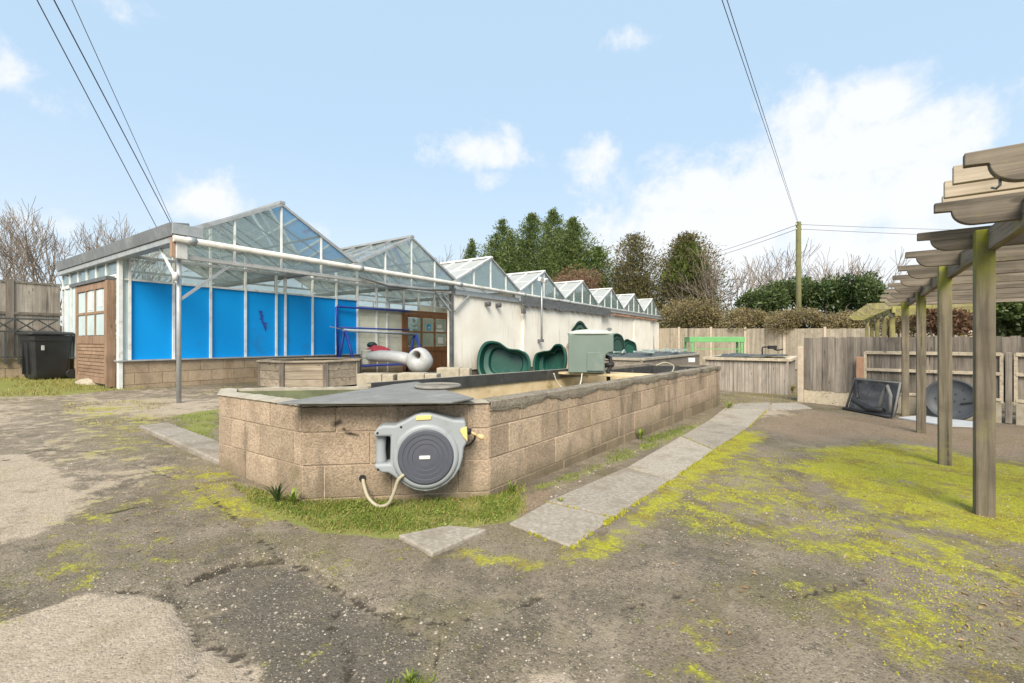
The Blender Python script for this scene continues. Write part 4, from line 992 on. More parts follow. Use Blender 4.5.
# grey moulded shell: long tapering body with an upright holed round end
def at3(px, py, Y): return Vector(W(px, py, Y))
T = thing('moulded_shell', 'grey plastic moulded shell with long flat body and holed round end', 'plastic shell', (px_+.1,py_-.1,gp+.225))
def ell(c, ux, uz, a, b, n=28, p=1.0): return [c+ux*(a*math.copysign(abs(math.cos(t_))**p,math.cos(t_)))+uz*(b*math.copysign(abs(math.sin(t_))**p,math.sin(t_))) for t_ in [2*math.pi*k/n for k in range(n)]]
hc = at3(419,360.5,11.2); rings = []
for px, py, ry, rz_, Y in ((366,356.5,.12,.06,11.7),(370,356.5,.22,.12,11.7),(380,356,.27,.15,11.65),(393,356.5,.28,.15,11.6),(403,358,.26,.15,11.5),(411,360,.22,.15,11.4)):
    rings.append(ell(at3(px,py,Y), V(.15,1,0).normalized(), V(0,0,1), ry, rz_, 24, .8))
m = MB(); m.loft(rings); m.build('body', 'shell', T, world=True)
# pear-shaped ring with a hole, thickness along the line of sight
ux, uz, un = V(1,-.15,0).normalized(), V(0,0,1), V(.15,1,0).normalized()
prof = []
NN = 40
ox = [(.33*math.cos(t_)*(1-.22*max(0,math.sin(t_))), .32*math.sin(t_)) for t_ in [2*math.pi*k/NN for k in range(NN)]]
ix = [(.075*math.cos(t_)-.0, .085*math.sin(t_)+.13) for t_ in [2*math.pi*k/NN for k in range(NN)]]
def rr(f, d): return [hc+ux*(i_[0]+(o_[0]-i_[0])*f)+uz*(i_[1]+(o_[1]-i_[1])*f)+un*d for o_, i_ in zip(ox, ix)]
rg = [rr(0,.12),rr(.0,-.10),rr(.08,-.15),rr(.3,-.19),rr(.6,-.18),rr(.85,-.12),rr(.97,-.04),rr(1,.04),rr(.94,.14),rr(.6,.2),rr(.2,.19),rr(0,.12)]
m = MB(); m.loft(rg, cap=False); m.build('round_end', 'shell', T, world=True)
# pale tub, red netting, green strip
p = at3(366,364,11.6); zt_ = .36
T = thing('tub', 'tall off-white plastic tub on trolley deck by red netting', 'tub', (p.x,p.y,p.z-.0))
m = MB(); m.lathe([(.10,0),(.125,.34),(.132,.345),(.132,.36),(.115,.36),(.10,.05),(.001,.04)], (0,0,0), (0,0,1), 20, cap=False); m.build('bucket', 'tub', T)
m = MB(); m.tube([(.132*math.cos(a),-.13*math.sin(a)*.3-.1,.33-.16*math.sin(a)) for a in [math.pi*k/12 for k in range(13)]], .006, 6); m.build('handle', 'galv', T)
p = at3(378,349.5,11.9); m = MB(); random.seed(3)
rings = []
for k in range(9):
    f = k/8; cx_ = (f-.5)*.66; rr_ = .13*math.sin(math.pi*(f*.9+.05))+.02
    rings.append([V(cx_, (rr_*1.3)*math.cos(t_)*(1+.2*mnoise.noise((k*.9,math.cos(t_)*2,math.sin(t_)*2))), rr_*math.sin(t_)*(1+.35*mnoise.noise((k*.9,math.cos(t_)*2,5+math.sin(t_)*2)))-.04) for t_ in [2*math.pi*j/18 for j in range(18)]])
m.loft(rings); o = m.build('net_bundle', 'red_net', None); o.location = p; o.rotation_euler.z = R(-5); tag(o, 'crumpled bundle of red netting lying on the grey shell', 'netting')
p = at3(372,346,12.1); m = MB(); m.lathe([(.02,-.05),(.12,-.02),(.13,.05),(.08,.10),(.01,.11)], (0,0,0), (0,0,1), 16); o = m.build('dark_cap', 'mould_dark', None); o.location = p; tag(o, 'small dark green rounded cap on top of red netting', 'cap')
# ------------------------------------------------------------------ pond moulds along the white wall
def smooth_closed(pts, k=6):
    n = len(pts); res = []
    for i in range(n):
        a, b, c, d = (Vector(pts[(i+j-1) % n] + (0,)) for j in range(4))
        for q in range(k):
            t_ = q/k; res.append(.5*((2*b)+(c-a)*t_+(2*a-5*b+4*c-d)*t_*t_+(3*b-a-3*c+d)*t_**3))
    return res
def pond_mould(px, py_base, Y, outline, depth, mat, label, turn=0, lean=12, steps=((.93,.0),(.87,.62),(.68,.68),(.62,1.0))):
    x, y, _ = W(px, py_base, Y); g_ = gz(x)
    T = thing('pond_mould', label, 'pond mould', (x,y,g_), -math.atan2(x,y)+R(turn), 'pond moulds leaning on the white wall')
    o = smooth_closed(outline); c = sum(o, Vector())/len(o)
    ln = math.tan(R(lean))
    def ringp(s, d): return [Vector((c.x+(p.x-c.x)*s, d+(c.y+(p.y-c.y)*s)*ln, c.y+(p.y-c.y)*s)) for p in o]
    rg = [ringp(.34,depth+.02)]+[ringp(s+.03,d*depth+.015) for s, d in steps[::-1][:-1]]+[ringp(.93,.03),ringp(1.0,.03),ringp(1.02,.0),ringp(1.0,-.012)]+[ringp(s,d*depth) for s, d in steps]
    m = MB(); m.loft(rg, smooth=False); ob = m.build('mould_shell', mat, T, bevel=.012, seg=2)
    ed = MB(); pr_ = ringp(1.015,-.004); ed.tube(pr_+[pr_[0]], .017, 6); ed.build('rim', mat, T)
    return T
bean = [(-.62,.05),(-.80,.35),(-.78,.80),(-.58,1.08),(-.2,1.08),(.12,.90),(.45,.86),(.72,.72),(.80,.40),(.66,.08),(.2,-.02),(-.25,-.03)]
T = pond_mould(503, 375, 12.9, [(x*.95,y) for x,y in bean], .42, 'mould_green', 'big green kidney-shaped pond mould, nearest the porch along the white wall', -14, 10)
b2 = [(-.45,.02),(-.56,.35),(-.50,.72),(-.25,.82),(.0,.86),(.18,1.04),(.42,1.02),(.55,.72),(.55,.35),(.42,.04),(.0,-.02)]
T = pond_mould(548, 373, 14.6, b2, .45, 'mould_green', 'green heart-topped pond mould with deep shelves, left of the filter box', -26, 9)
b3 = [(-.5,.0),(-.55,.6),(-.48,1.0),(-.2,1.25),(.1,1.28),(.38,1.05),(.5,.6),(.45,.0)]
T = pond_mould(572, 370, 16.3, b3, .18, 'mould_tan', 'dull tan pond mould edge showing left of the grey-green filter box', -50, 8)
b4 = [(-.7,.0),(-.72,.8),(-.55,1.35),(-.25,1.75),(-.08,1.98),(.08,1.98),(.25,1.75),(.55,1.35),(.72,.8),(.7,.0)]
T = pond_mould(580, 366, 18.1, b4, .15, 'mould_dark', 'tall dark green bell-shaped mould rising behind the filter box lid', 0, 6)
b5 = [(-.38,.0),(-.40,.7),(-.36,1.2),(-.18,1.58),(.05,1.62),(.25,1.45),(.36,1.0),(.36,.0)]
T = pond_mould(616.5, 362, 21.5, b5, .16, 'mould_dark', 'dark green round-topped mould just right of the filter box', -16, 6)
b6 = [(-.34,.0),(-.36,.7),(-.32,1.2),(-.16,1.40),(.05,1.33),(.28,1.2),(.36,.8),(.36,.0)]
T = pond_mould(629, 361, 23.0, b6, .16, 'mould_green', 'smallest green pond mould with sloping top, farthest along the white wall', -12, 6)

# ------------------------------------------------------------------ long netted timber tank behind
NA, NBv = Vector((3.3,11.6,0)), Vector((6.8,16.6,0))
dn = (NBv-NA).normalized(); pn = Vector((-dn.y,dn.x,0))
T = thing('netted_tank', 'long low timber-rimmed tank under dark crop netting, behind the block tank', 'tank', (NA.x,NA.y,gz(NA.x)))
cs = [NA+V(0,0,0), NBv, NBv+pn*1.7, NA+pn*1.7]
for i in range(4):
    a, b = cs[i], cs[(i+1)%4]
    m = MB(); m.bar(a+V(0,0,.32), b+V(0,0,.32), .08, .60); m.build('tank_side', 'old_wood_x', T, world=True)
    m = MB(); m.bar(a+V(0,0,.665), b+V(0,0,.665), .15, .07); m.build('rim', 'pale_edge', T, world=True, bevel=.006)
m = MB(); random.seed(11)
nxg, nyg = 46, 12
vs = []
for i_ in range(nxg+1):
    for j_ in range(nyg+1):
        p = NA+dn*((NBv-NA).length*i_/nxg)+pn*(1.7*j_/nyg); edge_ = min(i_,nxg-i_,j_,nyg-j_)
        vs.append(p+V(0,0,.70+(.09*abs(mnoise.noise((p.x*2.3,p.y*2.3,1)))+.10*max(0,mnoise.noise((p.x*6,p.y*6,3))) if edge_ else 0)))
m.add(vs, [(i_*(nyg+1)+j_,(i_+1)*(nyg+1)+j_,(i_+1)*(nyg+1)+j_+1,i_*(nyg+1)+j_+1) for i_ in range(nxg) for j_ in range(nyg)], smooth=True)
m.build('netting', 'net_dark', T, world=True)
m = MB()
for k in range(16):
    a = NA+dn*random.uniform(.1,5.8)+pn*random.uniform(.05,.9); b = a+dn*random.uniform(.4,1.2)+pn*random.uniform(-.2,.3)
    m.bar(a+V(0,0,.80+random.uniform(0,.06)), b+V(0,0,.80+random.uniform(0,.07)), .045, .04)
m.build('net_frame', 'net_pale', T, world=True)
p = at3(691.5,360,12.9); m = MB(); m.box(-.09,.09,-.02,.02,-.06,.06); o = m.build('pale_card', 'paper', None, bevel=.004); o.location = p; tag(o, 'small pale card standing on the dark netting', 'card')
# ------------------------------------------------------------------ timber strip tank
q0, q1 = Vector((5.25,12.31,0)), Vector((6.77,11.17,0)); dq = (q1-q0).normalized(); nq = Vector((-dq.y,dq.x,0))
if nq.y < 0: nq = -nq
T = thing('timber_tank', 'square raised tank clad in upright pale timber strips with dark net on top', 'tank', (q0.x,q0.y,gz(6)))
dr_ = 2.6; zt_ = .70
side_dir = Vector((.575,.818,0))
cs = [q0, q1, q1+side_dir*dr_, q0+side_dir*dr_]
for a, b in ((cs[0],cs[1]),(cs[1],cs[2])):
    L_ = (b-a).length; d = (b-a).normalized(); n = Vector((d.y,-d.x,0)); m = MB(); x = 0
    while x < L_-.02:
        wd = min(random.uniform(.085,.11), L_-x)
        c = a+d*(x+wd/2)+n*random.uniform(0,.006); m.obox((c.x,c.y,.18), d*(wd/2-.003), n*.012, (0,0,.46)); x += wd
    m.build('cladding', 'strip_wood', T, world=True)
m = MB(); m.add([p+V(0,0,.6) for p in cs], [(0,1,2,3)]); m.build('tank_floor', 'inner_dark', T, world=True)
for i in range(4):
    a, b = cs[i], cs[(i+1)%4]; m = MB(); m.bar(a+V(0,0,.665), b+V(0,0,.665), .16, .07); m.build('rim', 'rail_pale', T, world=True, bevel=.006)
for i in (2,3):
    a, b = cs[i], cs[(i+1)%4]; m = MB(); m.bar(a+V(0,0,.2), b+V(0,0,.2), .03, .86); m.build('back_board', 'old_wood_x', T, world=True)
m = MB(); vs = []
for i_ in range(19):
    for j_ in range(19):
        p = cs[0]+(cs[1]-cs[0])*(.06+.88*i_/18)+side_dir*dr_*(.05+.9*j_/18); vs.append(p+V(0,0,.705+.10*max(0,mnoise.noise((p.x*3,p.y*3,7)))+.05*(i_/18)*(1-j_/18)))
m.add(vs, [(i_*19+j_,(i_+1)*19+j_,(i_+1)*19+j_+1,i_*19+j_+1) for i_ in range(18) for j_ in range(18)], smooth=True); m.build('netting', 'net_dark', T, world=True)
# bent pipe fitting on the tank
p = at3(772,350,13.4); m, Q = hose_obj('', [(-.28,0,-.13),(-.28,0,.06),(-.2,0,.09),(.0,0,.08),(.12,0,.0),(.32,.0,.02)], .022, '', '', ''); m.box(-.10,.12,-.05,.05,.03,.13)
o = m.build('pipe_fitting', 'reel_black', None); o.location = p; tag(o, 'bent dark pipe fitting standing on the timber strip tank', 'pipe')

# ------------------------------------------------------------------ lime green display bench
Yb = 17.5; xb, yb, _ = W(717, 345, Yb); g_ = gz(xb)
T = thing('green_bench', 'bright green slatted display bench with deep top rail by the back fence', 'bench', (xb,yb,g_), R(-3))
wb_ = 54*Yb/F/2; ztp = 1.12+4.6*Yb/F-g_
m = MB(); m.box(-wb_,wb_,-.02,.02,ztp-.20,ztp); m.box(-wb_,wb_,.6,.64,ztp-.20,ztp); m.box(-wb_,-wb_+.03,.022,.598,ztp-.2,ztp-.003); m.box(wb_-.03,wb_,.022,.598,ztp-.2,ztp-.003); m.build('top_rail', 'lime', T, bevel=.01)
m = MB()
for k in range(6): m.box(-wb_+.0,wb_-.0,.03+.095*k,.03+.095*k+.08,ztp-.05,ztp-.01)
m.build('slatted_top', 'lime', T)
for sx_ in (-1,1):
    for y in (.03,.58):
        m = MB(); x = sx_*(wb_-.10) if y < .1 else sx_*(wb_-.03); m.box(x-.04,x+.04,y-.03,y+.03,-.1,ztp-.05); m.build('leg', 'lime', T)
m = MB(); m.box(-wb_+.1,wb_-.1,.0,.02,ztp-.48,ztp-.45); m.build('shelf_rail', 'lime', T)
# ------------------------------------------------------------------ back fence of concrete posts and panels
FO = Vector((9.42,28.98,0)); FDr = Vector((.8307,-.5567,0))
T = thing('concrete_fence', 'long back fence of weathered panels slotted between pale concrete posts', 'fence', (FO.x,FO.y,gz(FO.x)))
qs = [-.65,1.18,3.03,4.87,6.81,8.66,10.5,12.35,14.2,16.0,17.9,19.7]
fz = lambda p: gz(p.x)
ang_f = math.atan2(FDr.y, FDr.x)
for k, q_ in enumerate(qs):
    p = FO+FDr*q_; zt_ = 2.10-.02*q_*1.2; zt_ = 1.12+(14.6+ -0.2*q_*0)*p.y/F if q_ < 11 else 1.62
    m = MB(); m.obox((p.x,p.y,(zt_+fz(p)-.1)/2), FDr*.065, Vector((FDr.y,-FDr.x,0))*.07, (0,0,(zt_-fz(p)+.1)/2)); m.build('post', 'concrete_post', T, world=True, bevel=.01)
    if k+1 < len(qs):
        p2 = FO+FDr*qs[k+1]; m = MB(); L_ = (p2-p).length; zt2 = zt_-.10
        nb = 12
        for i_ in range(nb):
            a = p+FDr*(.07+(L_-.14)*i_/nb); b = p+FDr*(.07+(L_-.14)*(i_+1)/nb); c = (a+b)/2
            m.obox((c.x,c.y,(zt2-.4)/2+random.uniform(-.01,.01)), FDr*((L_-.14)/nb/2-.001), (-FDr.y*.015,FDr.x*.015,0), (0,0,(zt2+.4)/2))
        m.build('panel', 'concrete_panel', T, world=True)
# ------------------------------------------------------------------ right-hand fences
RA = Vector((6.24,9.83,0)); RD = Vector((.695,-.719,0)); RN = Vector((-.719,-.695,0))    # RN towards the yard
T = thing('featheredge_fence', 'tall grey-brown feather-edge board fence with pale posts at the far right', 'fence', (RA.x,RA.y,gz(RA.x)))
m = MB(); m.obox((RA.x,RA.y,.4), RD*.055, RN*.055, (0,0,.61)); m.build('post', 'concrete_post', T, world=True, bevel=.012)
m = MB(); x = .06
while x < 5.4:
    wd = .115; c = RA+RD*(x+wd/2); zz = gz(c.x); 
    if x > 1.05: zb_ = .1
    else: zb_ = zz+.28
    m.obox((c.x,c.y,(1.205+zb_)/2+random.uniform(-.012,.012)), RD*wd*.52+RN*.006, RN*.008, (0,0,(1.205-zb_)/2)); x += wd*.93
m.build('boards', 'old_wood', T, world=True)
m = MB(); a = RA+RD*.06; b = RA+RD*1.0; m.bar(a+V(0,0,gz(a.x)+.12)+RN*-.02, b+V(0,0,gz(a.x)+.12)+RN*-.02, .04, .30); m.build('gravel_board', 'rail_pale', T, world=True)
m = MB(); a = RA; b = RA+RD*5.4; m.bar(a+V(0,0,1.0)-RN*.03, b+V(0,0,1.0)-RN*.03, .04, .07); m.build('rail', 'rail_pale', T, world=True)
m = MB(); m.box(-.0,.1,-.05,.05,-.3,.85); 
T2 = thing('framed_fence', 'lower fence of dark boards behind pale rails on white gravel boards', 'fence', ((RA+RD*1.05).x,(RA+RD*1.05).y,gz(7)))
pA = RA+RD*1.05+RN*.12
m = MB(); m.obox((pA.x,pA.y,.28), RD*.06, RN*.06, (0,0,.54)); m.build('post', 'rust_post', T2, world=True, bevel=.01, label='rust-stained concrete post')
for s0, s1 in ((.08,1.90),(2.06,3.9)):
    a = pA+RD*s0; b = pA+RD*s1; zg_ = gz(b.x)
    m = MB(); x = 0; L_ = s1-s0
    while x < L_-.02:
        wd = min(.125, L_-x); c = a+RD*(x+wd/2)-RN*.02; m.obox((c.x,c.y,.52+random.uniform(-.004,.004)), RD*(wd/2-.0015), RN*.008, (0,0,.41)); x += wd
    m.build('boards', 'old_wood', T2, world=True)
    for z, h_ in ((.905,.06),(.575,.055),(.14,.05)):
        m = MB(); m.bar(a+V(0,0,z)+RN*.015, b+V(0,0,z)+RN*.015, .045, h_); m.build('rail', 'rail_pale', T2, world=True, bevel=.004)
    for e in (a,b):
        m = MB(); m.obox((e.x,e.y,.5), RD*.022, RN*.03, (0,0,.42)); m.build('end_stile', 'rail_pale', T2, world=True)
    m = MB(); m.bar(a+V(0,0,-.08), b+V(0,0,-.08), .05, .38); m.build('gravel_board', 'concrete_pale', T2, world=True, bevel=.006)
e = pA+RD*1.98
m = MB(); m.obox((e.x,e.y,.35), RD*.04, RN*.05, (0,0,.59)); m.build('post', 'old_wood', T2, world=True, bevel=.008)
# dark mesh cage leaning on the fence
ca = Vector(G(846,410)); cb = Vector(G(893,419)); d = (cb-ca); d.z = 0; wd = d.length; d.normalize(); n = Vector((-d.y,d.x,0))
if n.dot(Vector((1,0,0))) < 0: n = -n
T = thing('mesh_cage', 'collapsed black mesh cage with grey tube frame leaning against the fence', 'cage', tuple(ca))
up_ = (V(0,0,1)*.60+n*.16); 
c = [ca, ca+d*wd, ca+d*wd*.97+up_, ca+d*.03+up_]
m = MB(); m.tube([c[0]+V(0,0,.03),c[3],c[2],c[1]+V(0,0,.03)], .020, 8); m.build('frame', 'sheet', T, world=True)
m = MB()
Ng = 14; vs = []
for i_ in range(Ng+1):
    for j_ in range(Ng+1):
        u_, v_ = i_/Ng, j_/Ng; p = (c[0]*(1-u_)+c[1]*u_)*(1-v_)+(c[3]*(1-u_)+c[2]*u_)*v_
        vs.append(p+n*(.04+.05*math.sin(u_*3.14)*math.sin(v_*3.14)+.03*mnoise.noise((u_*5,v_*5,1)))+V(0,0,.02))
m.add(vs, [(i_*(Ng+1)+j_,(i_+1)*(Ng+1)+j_,(i_+1)*(Ng+1)+j_+1,i_*(Ng+1)+j_+1) for i_ in range(Ng) for j_ in range(Ng)], smooth=True)
m.build('mesh_sheet', 'cage_net', T, world=True)
m = MB(); pts = [c[3]+d*.05, c[0]*.55+c[3]*.45+d*.2, c[0]*.78+c[1]*.22+V(0,0,.22), c[0]*.45+c[1]*.55+V(0,0,.10), c[0]*.15+c[1]*.85+V(0,0,.12)]
m.tube([p-n*.03 for p in pts], [.02,.035,.05,.06,.04], 8); m.build('folded_edge', 'bin', T, world=True)
m = MB(); a = c[0]*.25+c[1]*.75-n*.02; pts = [a+V(0,0,.08), a+V(0,0,.25)+d*.02, a+V(0,0,.45)+d*.10, a+V(0,0,.55)+d*.16, a+V(0,0,.40)+d*.22, a+V(0,0,.1)+d*.2]
m.tube(pts, .03, 8); m.build('loose_fold', 'sheet', T, world=True)
m = MB(); m.tube([c[0]+V(0,0,.03)-n*.05, c[1]+V(0,0,.03)-n*.04], .03, 8); m.build('base_roll', 'bin', T, world=True)
# round black lid leaning on the fence
p = Vector(G(950,421)); rad = .36
T = thing('round_lid', 'big round dark plastic lid with drainage holes leaning on the fence', 'lid', (p.x+.12,p.y+.1,gz(p.x)), math.atan2(RD.y,RD.x))
ax = Vector((0,-math.cos(R(14)),math.sin(R(14)))); cc = Vector((.0,.02,rad*.97))
m = MB(); m.lathe([(rad,-.03),(rad,.02),(rad*.95,.035),(rad*.90,.03),(rad*.86,.0),(rad*.5,-.004),(.001,-.004)], cc, ax, 48); m.build('disc', 'disc_dark', T)
sx_ = Vector((1,0,0)); sy_ = ax.cross(sx_)
m = MB()
for hx_, hy_ in ((-.02,.18),(.10,.2),(-.05,.06),(.04,.03),(.05,-.09),(-.14,.1),(-.13,-.08),(.16,-.02),(-.02,-.19),(.14,-.17),(-.2,.0)):
    m.lathe([(.014,0),(.014,.002)], cc+sx_*hx_+sy_*-hy_+ax*-.001, ax, 12)
m.build('drain_hole', 'reel_black', T)
m = MB(); m.bar(cc+sx_*.12+sy_*-.06+ax*.01, cc+sx_*.27+sy_*-.02+ax*.01, .02, .045, ax); m.build('grip', 'reel_black', T)
bp_ = [G(*q_) for q_ in ((898,419),(925,416.5),(982,424.5),(985,428.5),(945,427))]; c0 = Vector(bp_[0])
m = MB(); m.add([Vector(p)-c0+V(0,0,.008) for p in bp_]+[Vector(p)-c0+V(0,0,.03) for p in bp_], [(4,3,2,1,0),(5,6,7,8,9)]+[(i,(i+1)%5,5+(i+1)%5,5+i) for i in range(5)])
o = m.build('flat_board', 'board_pale', None); o.location = c0; tag(o, 'pale grey flat board lying on the ground before the round lid', 'board')

# ------------------------------------------------------------------ pergola
Q0 = Vector((3.32,3.2,0)); PD = Vector((.602,.799,0)); PA_ = math.atan2(PD.y, PD.x)
T = thing('pergola', 'weathered timber pergola with scalloped rafters running along the yard', 'pergola', (Q0.x,Q0.y,gz(Q0.x)), PA_)
zq0 = gz(Q0.x); frp = FR[T.name]
def loc2(x, y):
    dx, dy = x-Q0.x, y-Q0.y; return dx*PD.x+dy*PD.y, -dx*PD.y+dy*PD.x
for px, py in ((984,515),(945,465),(922.5,433),(905,416)):
    x, y, z = G(px, py); a, b = loc2(x, y); b *= .6
    m = MB(); m.box(a-.052,a+.052,b-.05,b+.05,z-.2-zq0,1.90-zq0); m.build('post', 'post_wood', T, bevel=.006)
for q_ in (.0,2.1,4.2,6.3):
    m = MB(); z_ = gz((Q0+PD*q_).x+1.9); m.box(q_-.06,q_+.06,-2.36,-2.24,z_-.2-zq0,1.90-zq0); m.build('post', 'post_wood', T, bevel=.006)
BL = 7.35
m = MB(); m.box(-1.95,BL,-.062,-.012,1.755-zq0,1.905-zq0); m.build('beam', 'beam_wood', T, bevel=.004)
m = MB(); m.box(-1.95,BL,-2.33,-2.28,1.755-zq0,1.905-zq0); m.build('beam', 'beam_wood', T, bevel=.004)
def rafter_poly(x0, x1, h):
    # square nose, then a scalloped cut sweeping down to the full depth
    p = [(x0,h),(x0,h-.055),(x0-.075,h-.058)]
    for k in range(9):
        a = R(180+10*k*1.0); p.append((x0-.175+.10*math.cos(R(0)-R(k*11.25))*1.0, h-.058-.092*math.sin(R(k*11.25))))
    q = [(x1+(x0-x), y) for x, y in p]
    return p+q[::-1]
rs = [-1.80,-.83,.08,1.02,1.96,2.9,3.85,4.8,5.75,6.7]
for q_ in rs:
    m = MB(); j = random.uniform(-.004,.004)-(.012 if q_ < -1.5 else 0); w0 = .35+random.uniform(-.006,.006)
    m.prism(rafter_poly(w0, -2.75, .15), (q_,0,1.795+j-zq0), (0,1,0), (0,0,1), (1,0,0), -.023, .023); m.build('rafter', 'rafter', T, bevel=.004)
m = MB(); m.box(-.9,.14,-1.06,-1.0,1.947-zq0,2.068-zq0); m.build('beam', 'beam_wood', T)
for q_, h0, w0 in ((-.6,.03,.234),(-.35,.008,.246),(-.1,-.03,.228)):
    m = MB(); m.box(q_-.025,q_+.025,-2.7,w0,2.075+h0-zq0,2.187+h0-zq0); m.build('rafter', 'rafter_pale', T, bevel=.004, label='paler newer rafter with a square end')
for q_ in (4.25,):
    m = MB(); m.bar((q_,-.05,1.40-zq0),(q_+.45,-.05,1.76-zq0),.045,.07); m.build('brace', 'mossy_wood', T)
m = MB(); m.tube([(-1.8,.24,1.80-zq0),(-1.8,.24,1.775-zq0),(-1.79,.25,1.765-zq0),(-1.775,.26,1.775-zq0)], .005, 6); m.build('hook', 'dark_metal', T)
# second pergola beyond the fence
S0 = Vector((9.15,10.95,0)); SD_ = Vector((.55,.835,0)); SA = math.atan2(SD_.y, SD_.x); zs0 = gz(9.15)
T = thing('pergola', 'smaller algae-green pergola with close boards standing beyond the feather-edge fence', 'pergola', (S0.x,S0.y,zs0), SA)
for k in range(5):
    m = MB(); m.box(k*1.5-.05,k*1.5+.05,-.05,.05,-.2,1.93-zs0); m.build('post', 'mossy_wood', T, bevel=.005)
    m = MB(); m.box(k*1.5-.05,k*1.5+.05,-2.45,-2.35,-.2,1.93-zs0); m.build('post', 'mossy_wood', T, bevel=.005)
    m = MB(); m.lathe([(.02,0),(.035,.02),(.05,.05),(.03,.09),(.001,.10)], (k*1.5-.07,.04,1.70-zs0), (0,0,1), 12); m.build('cap', 'rail_pale', T)
for y in (0,-2.4):
    m = MB(); m.box(-.3,6.6,y-.03,y+.03,1.80-zs0,1.95-zs0); m.build('beam', 'mossy_wood', T)
for k in range(16):
    q_ = -.25+k*.44; m = MB(); m.prism(rafter_poly(.5,-2.9,.14), (q_,0,1.90-zs0), (0,1,0), (0,0,1), (1,0,0), -.02, .02); m.build('rafter', 'mossy_wood', T)

# ------------------------------------------------------------------ far left: board fence, trellis rail, bins
E0 = lw(-.02, 6.50); LD = -D1
T = thing('board_fence', 'tall grey weathered close-board fence beside the greenhouse', 'fence', (E0.x,E0.y,gz(E0.x)))
LNn = Vector((LD.y,-LD.x,0)); 
if LNn.y > 0: LNn = -LNn
m = MB(); x = .02
while x < 4.2:
    wd = random.choice((.14,.16,.15)); c = E0+LD*(x+wd/2); m.obox((c.x,c.y,1.38+random.uniform(-.01,.01)), LD*(wd/2-.002), LNn*.01, (0,0,1.05)); x += wd
m.build('boards', 'strip_wood', T, world=True)
for q_ in (.83,2.7):
    c = E0+LD*q_; m = MB(); m.obox((c.x,c.y,1.40), LD*.06, LNn*.045, (0,0,1.1)); m.build('post', 'old_wood', T, world=True)
m = MB(); a = E0; b = E0+LD*4.2; m.bar(a+V(0,0,2.45), b+V(0,0,2.45), .06, .04); m.bar(a+V(0,0,1.75)+LNn*.02, b+V(0,0,1.75)+LNn*.02, .04, .06); m.build('rail', 'old_wood_x', T, world=True)
m = MB(); x = 0
for j in range(2): 
    for i_ in range(10):
        a = E0+LD*(.02+i_*.45+(.2 if j else 0))+LNn*.10; b = E0+LD*(.02+(i_+1)*.45+(.2 if j else 0)-.008)+LNn*.10; m.bar(a+V(0,0,.43+.225*j-.11+.1), b+V(0,0,.43+.225*j-.11+.1), .12, .217)
m.build('base_block', 'block_pale', T, world=True)
T = thing('lattice_railing', 'dark lattice railing with crossed bars in front of the board fence', 'railing', ((E0+LD*1.2).x,(E0+LD*1.2).y,.5))
bz = lambda q_, z: E0+LD*q_+LNn*.22+V(0,0,z)
m = MB()
for z in (1.62,1.34,.78): m.bar(bz(.1,z), bz(4.2,z), .03, .035)
m.build('rail', 'inner_dark', T, world=True)
m = MB()
for k in range(12):
    a = .1+k*.34; m.bar(bz(a,1.34), bz(a+.34,1.62), .02, .028); m.bar(bz(a+.34,1.34)+LNn*.022, bz(a,1.62)+LNn*.022, .02, .028)
m.build('lattice', 'inner_dark', T, world=True)
m = MB()
for k in range(21): m.bar(bz(.12+k*.2,.62), bz(.12+k*.2,1.33), .05, .035, LD)
m.build('baluster', 'inner_dark', T, world=True)
def wheelie(label, x, y, rz):
    g_ = gz(x); T = thing('wheelie_bin', label, 'wheelie bin', (x,y,g_), rz)
    rg = []
    for z, hx_, hy_, ox_ in ((.03,.20,.27,.0),(.1,.215,.285,.0),(.80,.265,.335,.0),(.82,.28,.35,.0),(.93,.285,.355,.0)):
        rg.append([V(sx2*hx_, sy2*hy_, z) for sx2, sy2 in ((-1,-.86),(-.86,-1),(.86,-1),(1,-.86),(1,.86),(.86,1),(-.86,1),(-1,.86))])
    m = MB(); m.loft(rg, smooth=False); m.build('body', 'bin', T, bevel=.01)
    m = MB()
    for sx2 in (-.1,.1): m.box(sx2-.012,sx2+.012,-.345,-.30,.12,.78)
    m.build('rib', 'bin', T)
    vs = []; 
    l_ = [[V(sx2*a, sy2*b+oy, z+.03*(oy)) for sx2, sy2 in ((-1,-.9),(-.9,-1),(.9,-1),(1,-.9),(1,.9),(.9,1),(-.9,1),(-1,.9))] for a,b,oy,z in ((.30,.38,.0,.935),(.305,.385,.0,.965),(.27,.35,.0,1.0),(.1,.15,0,1.02))]
    m = MB(); m.loft(l_, smooth=False); ld = m.build('lid', 'bin', T, bevel=.008)
    m = MB(); m.tube([(-.24,.42,.97),(.24,.42,.97)], .018, 8); m.box(-.24,-.2,.34,.42,.955,.98); m.box(.2,.24,.34,.42,.955,.98); m.build('handle', 'bin', T)
    for sx2 in (-1,1):
        m = MB(); m.lathe([(.10,0),(.10,.05)], (sx2*.235-.025,.33,.10), (1,0,0), 20); wh = m.build('wheel', 'bin', T)
        m = MB(); m.box(sx2*.287-.004,sx2*.287+.004,-.20,-.15,.62,.72); m.build('clip', 'clip', T)
    return T
xb, yb, _ = G(46,380)
wb1 = wheelie('big black wheelie bin on the grass beside the timber sliding door', xb-.20, yb+.2, R(-21.6)); wb1.scale = (1.0,1.0,1.02)

